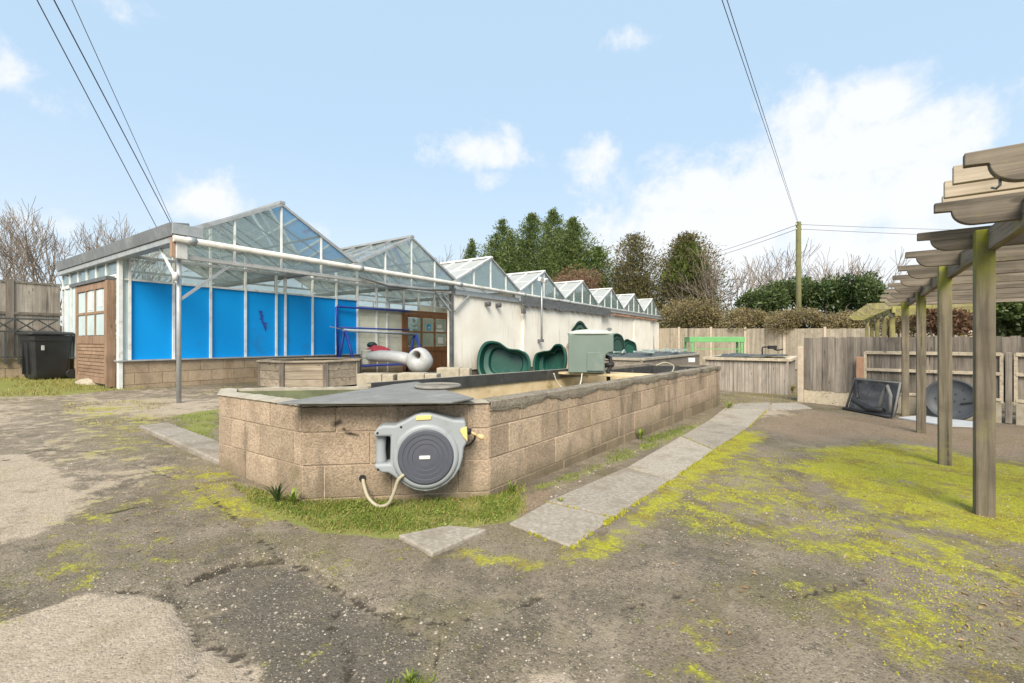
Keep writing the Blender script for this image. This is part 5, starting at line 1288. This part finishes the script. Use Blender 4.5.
# ------------------------------------------------------------------ utility pole and wires
up = Vector((17.0,27.0,gz(17)))
T = thing('utility_pole', 'mossy wooden utility pole standing behind the laurel hedge', 'utility pole', tuple(up))
ztop_ = 1.12+119.5*27/F-up.z
m = MB(); m.tube([(0,0,-.2),(0,0,ztop_)], [.17,.135], 14); m.build('pole', 'pole_wood', T)
for z in (.15,.42):
    for sx2 in (-1,1):
        m = MB(); m.lathe([(.02,0),(.045,.03),(.03,.06),(.045,.09),(.01,.11)], (sx2*.17,-.05,ztop_-z-.05), (0,0,1), 10); m.build('insulator', 'pipe', T)
pt = up+V(0,0,ztop_)
def wire(p, q, r, sag, label, group):
    p, q = Vector(p), Vector(q); pts = [p+(q-p)*f+V(0,0,-sag*4*f*(1-f)) for f in [k/24 for k in range(25)]]
    m = MB(); m.tube(pts, r, 6); o = m.build('overhead_wire', 'wire', None, loc=tuple(p)); tag(o, label, 'wire', group); return o
def through(p, px, py, Y, end):
    q = Vector(W(px, py, Y)); f = (end-p.y)/(q.y-p.y); return p+(q-p)*f
a = pt+V(-.1,-.1,-.12)
for (px, lb) in ((722,'overhead wire from the pole towards the camera, left strand of the near pair'),(725.5,'overhead wire from the pole towards the camera, right strand of the near pair')):
    wire(a+V(.05 if px > 724 else 0,0,0), through(a, px, 0, 7.5, -12), .007, .0, lb, 'wires from the pole')
wire(pt+V(.17,0,-.15), at3(1060,231,40), .012, .1, 'upper overhead wire leaving the pole to the right', 'wires from the pole')
wire(pt+V(.17,0,-.42), at3(1060,238,40), .012, .1, 'lower overhead wire leaving the pole to the right', 'wires from the pole')
wire(pt+V(-.17,0,-.2), at3(660,266,60), .014, .3, 'upper overhead wire leaving the pole to the left behind the bare tree', 'wires from the pole')
wire(pt+V(-.17,0,-.45), at3(660,270,60), .014, .3, 'lower overhead wire leaving the pole to the left behind the bare tree', 'wires from the pole')
e1 = at3(157,228,7.75); e2 = at3(171,224,7.35)
wire(e1, through(e1, 37, 0, 4.3, -7), .0055, .0, 'leftmost of the three service wires dropping to the greenhouse eaves', 'wires to the greenhouse')
wire(e2, through(e2, 54, 0, 4.0, -7), .006, .0, 'thicker middle one of the three service wires to the greenhouse eaves', 'wires to the greenhouse')
wire(e2+V(.01,.02,.02), through(e2, 69, 0, 4.0, -7), .0035, .0, 'thinnest, rightmost of the three service wires to the greenhouse eaves', 'wires to the greenhouse')
# ------------------------------------------------------------------ vegetation
def leaf_quads(C, Dr, L, Wd, rnd, curl=.0):
    """leaf cards: centre C (N,3), long direction Dr (N,3), length and width arrays"""
    N = len(C); Dr = Dr/np.linalg.norm(Dr, axis=1, keepdims=True)
    rv = RNG.normal(size=(N,3)); S = np.cross(Dr, rv); S /= np.linalg.norm(S, axis=1, keepdims=True)+1e-9
    L = np.broadcast_to(L, N)[:,None]; Wd = np.broadcast_to(Wd, N)[:,None]
    return np.stack([C-Dr*L*.5, C+S*Wd*.5-Dr*L*.05, C+Dr*L*.5, C-S*Wd*.5-Dr*L*.05], 1)
def conifer(label, px, py_top, Y, rad, mat, n, seed, cat='tree', name='conifer_tree', group=None, skirt=.06, jag=.42, leaders=6, lsz=.24, power=.9, prof=1.75, twigs=0, tmat='twig'):
    rng = np.random.default_rng(seed); x, y, zt_ = W(px, py_top, Y); g_ = gz(x); h = zt_-g_
    T = thing(name, label, cat, (x,y,g_), 0, group)
    m = MB(); m.tube([(0,0,-.2),(0,0,h*.35),(0,0,h*.6)], [h*.022,h*.012,.02], 8); m.build('trunk', 'bark', T)
    C = []; Dd = []; Ls = []; Rn = []
    tops = [(0,0,1.0,1.0)]+[(rng.uniform(-.55,.55)*rad, rng.uniform(-.4,.4)*rad, rng.uniform(.6,.93), rng.uniform(.4,.68)) for _ in range(leaders)]
    wts = np.array([t_[3]**2 for t_ in tops]); wts /= wts.sum()
    for (ox_, oy_, hf, rf), wt in zip(tops, wts):
        nb = int(n*4.2*wt/28)
        for b in range(nb):                                  # boughs
            f = rng.beta(1.0, 1.25)*(1-skirt)+skirt; hz_ = h*hf*f
            R_ = rad*rf*max(.02, min(1,(1-f)*prof))**power*1.25; an = rng.uniform(0, 2*math.pi)
            R_ *= .75+jag*rng.random()
            el = rng.uniform(.15,.7); d = np.array([math.cos(an), math.sin(an), el]); br = rng.random()*.8
            k = 28; s = rng.uniform(.05, 1.0, k); pos = np.stack([ox_+d[0]*R_*s, oy_+d[1]*R_*s, hz_+d[2]*R_*s*.8 - .25*R_*s*s], 1)
            pos += rng.normal(size=(k,3))*(.09*R_+.12)*np.array([1,1,.7])
            C.append(pos); dd = np.tile(d, (k,1))+rng.normal(size=(k,3))*.5; dd[:,2] += .35; Dd.append(dd)
            Ls.append(lsz*rng.uniform(.5,1.2,k)); Rn.append(np.clip(br+rng.normal(size=k)*.18, 0, 1))
    C = np.concatenate(C); Dd = np.concatenate(Dd); Ls = np.concatenate(Ls); Rn = np.concatenate(Rn)
    m = MB(); m.quads(leaf_quads(C, Dd, Ls, Ls*.36, Rn), Rn); m.build('crown', mat, T)
    if twigs:
        m = MB()
        for _ in range(twigs):
            f = rng.uniform(.05,.8); an = rng.uniform(0,6.28); R_ = rad*(1-f)**power*1.05; z_ = h*f
            p = np.array([math.cos(an)*R_*.5, math.sin(an)*R_*.5, z_]); d = np.array([math.cos(an)*.55, math.sin(an)*.55, rng.uniform(.3,1)]); L_ = rng.uniform(.8,2.4)
            q1_ = p+d*L_*.5+rng.normal(size=3)*.2; q2_ = p+d*L_+rng.normal(size=3)*.35; m.tube([p,q1_,q2_], [.035,.022,.008], 3, cap=False)
        m.build('dead_twigs', tmat, T)
    return T
conifer('dark conifer at the left end of the conifer clump, lowest and set apart', 472, 240, 46, 2.3, 'conifer', 6000, 1, jag=.3, leaders=2)
conifer('second conifer from the left in the clump behind the greenhouse', 503, 220, 43, 3.9, 'conifer', 11000, 2)
conifer('conifer with the tall pointed top left of the clump centre', 532, 214, 42, 4.4, 'conifer', 14000, 3)
conifer('tallest conifer in the middle of the clump behind the greenhouse', 553, 210, 44, 4.3, 'conifer', 14000, 4)
conifer('conifer with drooping side leader right of the clump centre', 573, 218, 42, 4.4, 'conifer', 14000, 5)
conifer('bright green lower conifer at the right end of the clump', 598, 246, 41, 3.6, 'conifer_lime', 10000, 6)
conifer('dull olive conifer with dead brown twigs, between clump and pointed tree', 634, 236, 38, 2.8, 'conifer_olive', 9000, 7, leaders=4, twigs=160, power=.45)
conifer('fresh green pointed conifer with bare olive lower half', 687, 234, 36, 3.0, 'conifer_olive', 9000, 8, leaders=2, twigs=220, power=.5)
c_ = [o for o in scene.objects if o.name.startswith('conifer_tree')][-1]
# the pointed tree carries a fresh green top
rng = np.random.default_rng(88); hh = W(687,234,36)[2]-gz(5); N = 2600
f = rng.beta(1.3,1.4,N)*.38; an = rng.uniform(0,6.28,N); Rr = 2.1*(f/.38)**.7*rng.uniform(.4,1.08,N)
C = np.stack([np.cos(an)*Rr, np.sin(an)*Rr, hh*(1.0-f)], 1); Dd = np.stack([np.cos(an)*.5, np.sin(an)*.5, np.ones(N)], 1)+rng.normal(size=(N,3))*.3
m = MB(); Rn = rng.random(N); m.quads(leaf_quads(C, Dd, rng.uniform(.3,.65,N), .2, Rn), Rn); m.build('green_top', 'conifer_lime', c_)
def bare_tree(label, px, py_top, Y, spread, seed, name='bare_tree', levels=4, stems=3, mat='twig', group=None, fork=3, lean=0.0, base_px=None, r0=None, zlow=0, tw=.012):
    rnd_ = random.Random(seed); x, y, zt_ = W(px, py_top, Y); g_ = gz(x); h = zt_-g_
    T = thing(name, label, 'tree', (x,y,g_), 0, group); tm = MB(); cm_ = MB()
    r0 = r0 or h*.022
    def grow(p, d, L, r, lv):
        n = 3; pts = [p]; dd = d.copy()
        for i_ in range(n):
            dd = (dd+Vector((rnd_.gauss(0,.13),rnd_.gauss(0,.13),.05+rnd_.gauss(0,.06)))).normalized(); pts.append(pts[-1]+dd*L/n)
        rs_ = [max(tw, r*(1-.5*i_/n)) for i_ in range(n+1)]
        (tm if lv == 0 else cm_).tube(pts, rs_, 6 if lv == 0 else (4 if lv < 2 else 3), cap=False)
        if lv >= levels: return
        k = fork+(1 if rnd_.random() < .5 else 0)+(1 if lv >= levels-1 else 0)
        for j in range(k):
            f = rnd_.uniform(.45,1.0) if j else 1.0; i_ = min(n-1, int(f*n)); pp = pts[i_].lerp(pts[i_+1], f*n-i_) if f < 1 else pts[-1]
            az = rnd_.uniform(0,6.28); tl_ = rnd_.uniform(.25,.75)*spread if j else .15
            perp = dd.orthogonal().normalized(); perp = Matrix.Rotation(az, 3, dd) @ perp
            nd = (dd*math.cos(tl_)+perp*math.sin(tl_)); nd.z += .12; nd.normalize()
            grow(pp, nd, L*rnd_.uniform(.66,.88), r*.55*(1.1 if j == 0 else .85), lv+1)
    for s_ in range(stems):
        d = Vector((rnd_.gauss(lean,.22*spread),rnd_.gauss(0,.15),1)).normalized(); grow(Vector((rnd_.uniform(-.3,.3),rnd_.uniform(-.2,.2),-.1)), d, h*.36, r0, 0)
    # bring the crown's top to the height the tree has
    zm = max(v_[2] for v_ in cm_.v); k = h/zm
    for b_ in (tm, cm_): b_.v = [(a*k,b*k,c*k) for a,b,c in b_.v]
    tm.build('trunk', 'bark', T); cm_.build('crown', mat, T); return T
bare_tree('bare multi-stemmed tree at the far left edge above the fence', 8, 206, 27, 1.0, 11, levels=5, fork=2, stems=4)
bare_tree('bare tree with crowded fanned branches, second from the left edge', 52, 202, 26, .95, 12, levels=5, fork=2, stems=5)
bare_tree('bare tree just left of the greenhouse roof with upright twigs', 98, 213, 25, .95, 13, levels=5, fork=2, stems=4)
bare_tree('low bare tree showing over the rising greenhouse eaves', 135, 213, 27, .9, 14, levels=5, fork=2, stems=4)
bare_tree('distant bare tree above the second and third greenhouse ridges', 445, 246, 55, 1.1, 15, levels=4, stems=3, tw=.02)
bare_tree('bare reddish twiggy tree right of the pointed conifer', 727, 238, 33, 1.15, 16, levels=4, stems=3, tw=.014)
bare_tree('thin bare tree with spreading flat crown left of the utility pole', 786, 243, 44, 1.35, 17, levels=4, stems=2, tw=.02, r0=.12)
bare_tree('thin bare tree leaning right, just right of the utility pole', 826, 245, 44, 1.35, 18, levels=4, stems=2, tw=.02, lean=.3, r0=.12)
bare_tree('small bare tree above the right end of the laurel hedge', 856, 246, 42, 1.3, 19, levels=4, stems=2, tw=.02, r0=.1)
bare_tree('bare twiggy tree between the olive conifer and the pointed conifer', 657, 256, 41, .9, 20, levels=4, stems=2, tw=.016)
def bush(name, label, cat, c, rad, mat, n, seed, lsz=.22, lump=14, asp=.5, group=None, dens=.55, stems=True, up=.25, wisps=0):
    rng = np.random.default_rng(seed); T = thing(name, label, cat, (c[0],c[1],gz(c[0])), 0, group)
    cz_ = c[2]-gz(c[0]); rad = np.array(rad, float)
    A = rng.normal(size=(lump,3)); A[:,2] = np.abs(A[:,2])*.9-.25; A /= np.linalg.norm(A, axis=1, keepdims=True)
    LC = A*rng.uniform(.45,.80,(lump,1)); LR = rng.uniform(.28,.5,lump); LB = rng.random(lump)
    k = rng.integers(0, lump, n); B = rng.normal(size=(n,3)); B /= np.linalg.norm(B, axis=1, keepdims=True)
    s = rng.uniform(.5,1.12,n)**.7
    P = LC[k]+B*LR[k][:,None]*s[:,None]; Cc = P*rad+np.array([0,0,cz_])
    keep = Cc[:,2] > .0; Cc = Cc[keep]; B = B[keep]; k = k[keep]; N = len(Cc)
    Dd = B+rng.normal(size=(N,3))*.7; Dd[:,2] += up
    Rn = np.clip(LB[k]*.5+rng.random(N)*.4+B[:,2]*.12, 0, 1); L_ = lsz*rng.uniform(.6,1.3,N)
    m = MB(); m.quads(leaf_quads(Cc, Dd, L_, L_*asp, Rn), Rn); m.build('foliage', mat, T)
    if stems:
        m = MB()
        for _ in range(9):
            a = LC[rng.integers(0,lump)]*rad*.9+np.array([0,0,cz_]); m.tube([(rng.uniform(-.3,.3)*rad[0],0,-.1), tuple(a*np.array([.7,.7,.55])), tuple(a)], [.05,.035,.015], 5, cap=False)
        m.build('stem', 'twig', T)
    if wisps:
        m = MB()
        for _ in range(wisps):
            a = LC[rng.integers(0,lump)]*rad+np.array([0,0,cz_]); d = rng.normal(size=3); d[2] = abs(d[2])*.8+.1; d /= np.linalg.norm(d); L2 = rng.uniform(.35,.75)*rad.mean()
            b = a+d*L2*.6; c2 = a+d*L2+np.array([rng.normal()*.15,0,-.15*L2]); m.tube([a,b,c2], [.02,.014,.006], 3, cap=False)
        m.build('shoots', 'twig', T)
    return T
def bush_px(name, label, cat, px0, px1, py0, py1, Y, mat, n, seed, dy=1.6, **k):
    a = W(px0, py1, Y); b = W(px1, py0, Y); c = ((a[0]+b[0])/2, Y, (a[2]+b[2])/2); return bush(name, label, cat, c, ((b[0]-a[0])/2*1.05, dy, (b[2]-a[2])/2*1.05), mat, n, seed, **k)
bush_px('laurel_bush', 'glossy dark laurel left of the utility pole', 'bush', 744, 803, 281, 335, 28.5, 'laurel', 9000, 31, lsz=.20)
bush_px('laurel_bush', 'glossy dark laurel right behind the utility pole, tallest of the laurels', 'bush', 790, 848, 275, 332, 29, 'laurel', 11000, 32, lsz=.20)
bush_px('laurel_bush', 'glossy dark laurel at the right end by the green pergola', 'bush', 830, 880, 273, 335, 28, 'laurel', 9000, 33, lsz=.20)
bush_px('bramble_hedge', 'brown leafy bramble mound below the pointed conifer', 'hedge', 658, 728, 298, 345, 31, 'bramble', 14000, 34, lsz=.13, wisps=110, lump=26)
bush_px('bramble_hedge', 'brown bramble patch left of the laurels at fence height', 'hedge', 722, 775, 309, 345, 27.5, 'bramble', 11000, 35, lsz=.12, wisps=110, lump=26)
bush_px('bramble_hedge', 'brown bramble mound in front of the utility pole base', 'hedge', 770, 830, 306, 345, 25.4, 'bramble', 13000, 36, lsz=.11, wisps=110, lump=26, dy=1.0)
bush_px('bramble_hedge', 'low straw-brown bramble hanging over the fence right of the pole', 'hedge', 822, 875, 311, 342, 24.6, 'bramble', 11000, 37, lsz=.11, wisps=110, lump=26, dy=.9)
bush_px('brown_shrub', 'reddish-brown bare-looking shrub beneath the conifer clump', 'shrub', 548, 602, 268, 305, 37.5, 'brown_leaf', 9000, 38, lsz=.22, asp=.18, wisps=90, lump=24)
bush_px('climber', 'dry brown climber tangled above the fence between pergola posts', 'climber', 915, 1000, 302, 345, 10.9, 'brown_leaf', 5200, 39, lsz=.10, dy=.5, asp=.4)
bush_px('climber', 'pale dry stems of climber behind the far pergola posts', 'climber', 880, 935, 308, 345, 13.6, 'bramble', 2600, 40, lsz=.12, dy=.6, asp=.3)
bush_px('ivy', 'glossy dark ivy heaped on the fence at the right edge', 'ivy', 992, 1085, 292, 352, 8.5, 'ivy', 5200, 41, lsz=.10, dy=.5, asp=.75)
# far background beyond the fences
w_ = MB(); rng = np.random.default_rng(50)
N = 9000; an = rng.uniform(-1.0,1.25,N); Rr = rng.uniform(75,95,N); hh = np.abs(rng.normal(size=N))*1.6+1.2*np.sin(an*23)**2
C = np.stack([np.sin(an)*Rr, np.cos(an)*Rr, hh-.5], 1); Rn = rng.random(N); Dd = rng.normal(size=(N,3)); Dd[:,2] += .6
w_.quads(leaf_quads(C, Dd, rng.uniform(.8,1.6,N), .6, Rn), Rn); o = w_.build('far_hedgerow', 'conifer_olive', None); o['kind'] = 'stuff'; o['label'] = 'far hedgerow beyond the yard'
# ------------------------------------------------------------------ grass, weeds, moss tufts, chippings, litter
def inpoly(P, n, rng):
    P = np.array([G(*p)[:2] for p in P]); lo_, hi_ = P.min(0), P.max(0); res = []
    while len(res) < n:
        q = rng.uniform(lo_, hi_, (4000,2)); d = sdist(P, q[:,0], q[:,1]); res += q[d > 0].tolist()
    return np.array(res[:n])
def tank_clear(q):
    P = np.array([(p.x,p.y) for p in OUT]); return sdist(P, q[:,0], q[:,1]) < -.004
def blades(mb, q, h0, h1, wd, rng, lean=.5):
    for (x, y) in q:
        z = zsurf(x, y)-.004; h = rng.uniform(h0, h1); a = rng.uniform(0,6.28); dx, dy = math.cos(a), math.sin(a); b = rng.uniform(.1,lean)*h; w2 = wd*rng.uniform(.6,1.2)/2
        mb.add([(x-dy*w2,y+dx*w2,z),(x+dy*w2,y-dx*w2,z),(x+dx*b*.4+dy*w2*.8,y+dy*b*.4-dx*w2*.8,z+h*.6),(x+dx*b,y+dy*b,z+h),(x+dx*b*.4-dy*w2*.8,y+dy*b*.4+dx*w2*.8,z+h*.6)], [(0,1,2,3,4)], rng.random())
rng = np.random.default_rng(60); g1 = MB()
for poly, n, h0, h1 in (([(228,484),(300,500),(420,500),(525,482),(528,512),(500,524),(400,536),(320,532),(250,505)],15000,.008,.035),
    ([(524,492),(600,455),(690,423),(702,428),(640,458),(560,485),(530,502)],4200,.01,.035),([(640,438),(690,424),(695,430),(645,447)],700,.02,.07),
    ([(165,418),(222,408),(222,444),(178,442)],2200,.01,.03),([(385,672),(438,668),(440,690),(380,690)],700,.01,.03),([(550,480),(600,470),(590,478),(555,490)],200,.01,.03),
    ([(720,402),(735,402),(732,412),(722,412)],250,.02,.06)):
    q = inpoly(poly, n, rng)
    # grow in patches
    pe = sdist(np.array([G(*p)[:2] for p in poly]), q[:,0], q[:,1]); q = q[rng.random(len(q)) < np.clip(pe/.11, .03, 1)]
    keep = np.array([mnoise.noise((x*4.1,y*4.1,7)) > -.1+.35*rng.random()-.18 for x, y in q]); q = q[keep]; q = q[tank_clear(q)]
    blades(g1, q, h0, h1, .0045, rng, .9)
g1.r = [r_ if (i_//5*7919)%10 > 1 else r_ for i_, r_ in enumerate(g1.r)]
q = inpoly([(228,484),(300,500),(420,500),(525,482),(528,512),(500,524),(400,536),(320,532),(250,505)], 16000, rng)
pe = sdist(np.array([G(*p)[:2] for p in [(228,484),(300,500),(420,500),(525,482),(528,512),(500,524),(400,536),(320,532),(250,505)]]), q[:,0], q[:,1]); q = q[rng.random(len(q)) < np.clip(pe/.10, .05, 1)]
hn = np.array([mnoise.noise((x*5.5,y*5.5,2))*.6+mnoise.noise((x*14,y*14,6))*.4 for x, y in q]); kk = hn > -.12; q = q[kk]; hn = hn[kk]; kk = tank_clear(q); q = q[kk]; hn = hn[kk]
C = np.array([(x,y,zsurf(x,y)) for x, y in q]); C[:,2] += rng.random(len(q))*np.clip(.012+.06*hn, .004, .05)
Dd = rng.normal(size=(len(q),3)); Dd[:,2] = np.abs(Dd[:,2])*.5; Ls = rng.uniform(.006,.017,len(q)); Rn = np.clip(.3+hn*.8+rng.normal(size=len(q))*.2, 0, 1)
g1.quads(leaf_quads(C, Dd, Ls, Ls*.6, Rn), Rn)
o = g1.build('grass', 'grass_blade', None); o['kind'] = 'stuff'; o['label'] = 'short bright grass along the tank walls'
g1 = MB(); q = inpoly([(-60,374),(140,373),(150,388),(60,396),(-60,398)], 5200, rng); keep = np.array([mnoise.noise((x*1.3,y*1.3,3)) > -.1 for x, y in q]); blades(g1, q[keep], .02, .07, .012, rng)
q = inpoly([(60,404),(165,398),(180,425),(90,440)], 2500, rng); keep = np.array([mnoise.noise((x*1.8,y*1.8,9)) > .12 for x, y in q]); blades(g1, q[keep], .01, .03, .008, rng)
q = inpoly([(190,388),(330,384),(330,392),(190,400)], 800, rng); keep = np.array([mnoise.noise((x*1.8,y*1.8,9)) > .05 for x, y in q]); blades(g1, q[keep], .02, .06, .009, rng)
q = inpoly([(228,484),(300,500),(420,500),(525,482),(528,512),(500,524),(400,536),(320,532),(250,505)], 2600, rng); q = q[tank_clear(q)]; blades(g1, q, .01, .04, .005, rng, .9)
q = inpoly([(720,395),(800,393),(805,402),(720,408)], 1500, rng); blades(g1, q[tank_clear(q)], .015, .05, .008, rng)
o = g1.build('dry_grass', 'dry_grass', None); o['kind'] = 'stuff'; o['label'] = 'thin yellowed grass in the yard'
g1 = MB(); n = 0
polys = [(MOSS[0][0],8000),(MOSS[1][0],16000),(MOSS[2][0],5000),(MOSS[3][0],1800),(MOSS[5][0],1200)]
for poly, n in polys:
    q = inpoly(poly, n, rng)
    pe = sdist(np.array([G(*p)[:2] for p in poly]), q[:,0], q[:,1]); q = q[rng.random(len(q)) < np.clip(pe/.25, .05, 1)]
    keep = np.array([mnoise.noise((x*2.6,y*2.6,1))*.9+mnoise.noise((x*9,y*9,4))*.5 > .06-.25*mval('moss',x,y) for x, y in q]); q = q[keep]; q = q[tank_clear(q)]
    for x, y in q:
        z = zsurf(x,y)-.002; r = rng.uniform(.003,.011); h = rng.uniform(.003,.010); a0 = rng.uniform(0,6.28)
        vs = [(x+math.cos(a0+k*1.257)*r*rng.uniform(.6,1.1), y+math.sin(a0+k*1.257)*r*rng.uniform(.6,1.1), z) for k in range(5)]+[(x,y,z+h)]
        g1.add(vs, [(k,(k+1)%5,5) for k in range(5)], rng.random())
# moss creeping over the path's edge and along its joints
for (pa, pb, nn) in [(Rt[k], Rt[k+1], 260) for k in range(5)]+[(Lf[k], Rt[k], 60) for k in range(1,5)]+[(Lf[0], Rt[0], 60)]:
    A_ = G(*pa); B_ = G(*pb)
    for _ in range(nn):
        f = rng.random(); x = A_[0]+(B_[0]-A_[0])*f+rng.normal()*.014; y = A_[1]+(B_[1]-A_[1])*f+rng.normal()*.014
        if mnoise.noise((x*5,y*5,8)) < -.05: continue
        z = zsurf(x,y)+.008; r = rng.uniform(.004,.012); h = rng.uniform(.006,.014); a0 = rng.uniform(0,6.28)
        vs = [(x+math.cos(a0+k*1.257)*r*rng.uniform(.6,1.1), y+math.sin(a0+k*1.257)*r*rng.uniform(.6,1.1), z-.006) for k in range(5)]+[(x,y,z+h)]
        g1.add(vs, [(k,(k+1)%5,5) for k in range(5)], rng.random())
o = g1.build('moss', 'moss_leaf', None); o['kind'] = 'stuff'; o['label'] = 'yellow-green moss cushions on the tarmac'
st_ = MB()
def stones(q, s0, s1):
    for x, y in q:
        z = zsurf(x,y); r = s0+(s1-s0)*rng.random()**3; a0 = rng.uniform(0,6.28); e = rng.uniform(.6,1)
        vs = [(x+math.cos(a0+k*1.257)*r*rng.uniform(.7,1.1), y+math.sin(a0+k*1.257)*r*e*rng.uniform(.7,1.1), z-.002+r*.3*rng.random()) for k in range(5)]+[(x+r*.2,y,z+r*rng.uniform(.45,.8))]
        st_.add(vs, [(k,(k+1)%5,5) for k in range(5)], rng.random())
stones(inpoly([(0,470),(230,440),(320,540),(660,560),(1024,560),(1080,700),(-60,700),(-60,520)], 9000, rng), .0015, .006)
stones(inpoly([(60,580),(300,545),(440,620),(600,600),(620,690),(100,690)], 1500, rng), .002, .010)
stones(inpoly([(0,410),(230,400),(220,470),(0,500)], 2500, rng), .003, .010)
stones(inpoly([(640,480),(800,450),(1024,440),(1060,560),(640,600)], 2200, rng), .003, .010)
q = inpoly([(500,520),(560,485),(700,420),(712,424),(600,470),(530,515)], 500, rng); stones(q[tank_clear(q)], .003, .014)
o = st_.build('chippings', 'stone', None); o['kind'] = 'stuff'; o['label'] = 'loose pale chippings scattered on the tarmac'
li = MB()
for poly, n in (([(735,425),(800,406),(1000,428),(1030,445),(900,440)],900),([(640,480),(1024,470),(1040,660),(700,640)],220),([(130,430),(330,470),(330,560),(100,560)],120),([(240,490),(520,495),(500,530),(300,535)],90),([(300,420),(180,420),(215,470)],80),([(950,580),(1040,570),(1040,660),(960,650)],80)):
    for x, y in inpoly(poly, n, rng):
        z = zsurf(x,y)+.004; L_ = rng.uniform(.006,.018); a0 = rng.uniform(0,6.28); dx, dy = math.cos(a0)*L_, math.sin(a0)*L_
        li.add([(x-dx,y-dy,z),(x-dy*.4,y+dx*.4,z+.006),(x+dx,y+dy,z+.004),(x+dy*.4,y-dx*.4,z+.008*rng.random())], [(0,1,2,3)], rng.random())
o = li.build('leaf_litter', 'litter', None); o['kind'] = 'stuff'; o['label'] = 'dead leaves scattered over the yard'
def weed(label, px, py, n, h, mat, wd=.012, lean=.7):
    x, y, z = G(px, py); T = MB(); rn = random.Random(px)
    for k in range(n):
        a = rn.uniform(0,6.28); L_ = h*rn.uniform(.5,1.1); le = rn.uniform(.15,lean); pts = []
        for i_ in range(5):
            f = i_/4; r = L_*le*f*f+.004; pts.append((math.cos(a)*r, math.sin(a)*r, L_*f*(1-.35*le*f)))
        s = Vector((-math.sin(a), math.cos(a), 0)); wds = [wd*.5,wd*.9,wd,wd*.7,.001]
        vs = [Vector(p)+s*w3/2 for p, w3 in zip(pts,wds)]+[Vector(p)-s*w3/2 for p, w3 in zip(pts,wds)]
        T.add(vs, [(i_,i_+1,5+i_+1,5+i_) for i_ in range(4)], rn.random())
    o = T.build('weed', mat, None); o.location = (x,y,zsurf(x,y)-.005); tag(o, label, 'weed'); return o
weed('dark tufted weed against the left corner wall of the tank', 277, 505, 26, .17, 'laurel', .016)
weed('broad-leaved weed right below the tank corner, in bright grass', 293, 506, 22, .12, 'grass_blade', .02)
weed('tallest green weed by the side wall beside the path', 556, 455, 34, .17, 'grass_blade', .016)
weed('yellowing weed clump growing against the middle of the side wall', 574, 449, 30, .2, 'dry_grass', .02)
weed('low green weed between path and side wall, farther along', 640, 440, 40, .16, 'grass_blade', .016)
weed('grass tuft at the near end of the path by the wall', 512, 494, 46, .11, 'grass_blade', .007)
weed('small weed growing in the joint of the path slabs', 560, 503, 24, .05, 'grass_blade', .008)
weed('bright weed at the far tank corner', 729, 409, 30, .17, 'grass_blade', .02)
weed('rough weed at the foot of the timber strip tank', 793, 393, 40, .3, 'dry_grass', .02)
weed('straggly weed by the sliding door of the greenhouse', 86, 378, 36, .35, 'laurel', .025)
weed('small leafy weed in the tarmac at the bottom edge', 410, 678, 30, .05, 'grass_blade', .010)
x, y, z = G(100,384); m = MB(); random.seed(5)
o_ = [(math.cos(R(k*30))*.5*random.uniform(.8,1.1), math.sin(R(k*30))*.22*random.uniform(.8,1.1)) for k in range(12)]
m.loft([[V(a*s,b*s,h) for a,b in o_] for s,h in ((1.05,-.05),(1,.05),(.8,.10),(.4,.13),(.05,.14))]); o = m.build('rubble_slab', 'concrete_pale', None); o.location = (x,y,z); tag(o, 'low pale lump of rubble before the sliding door', 'rubble')
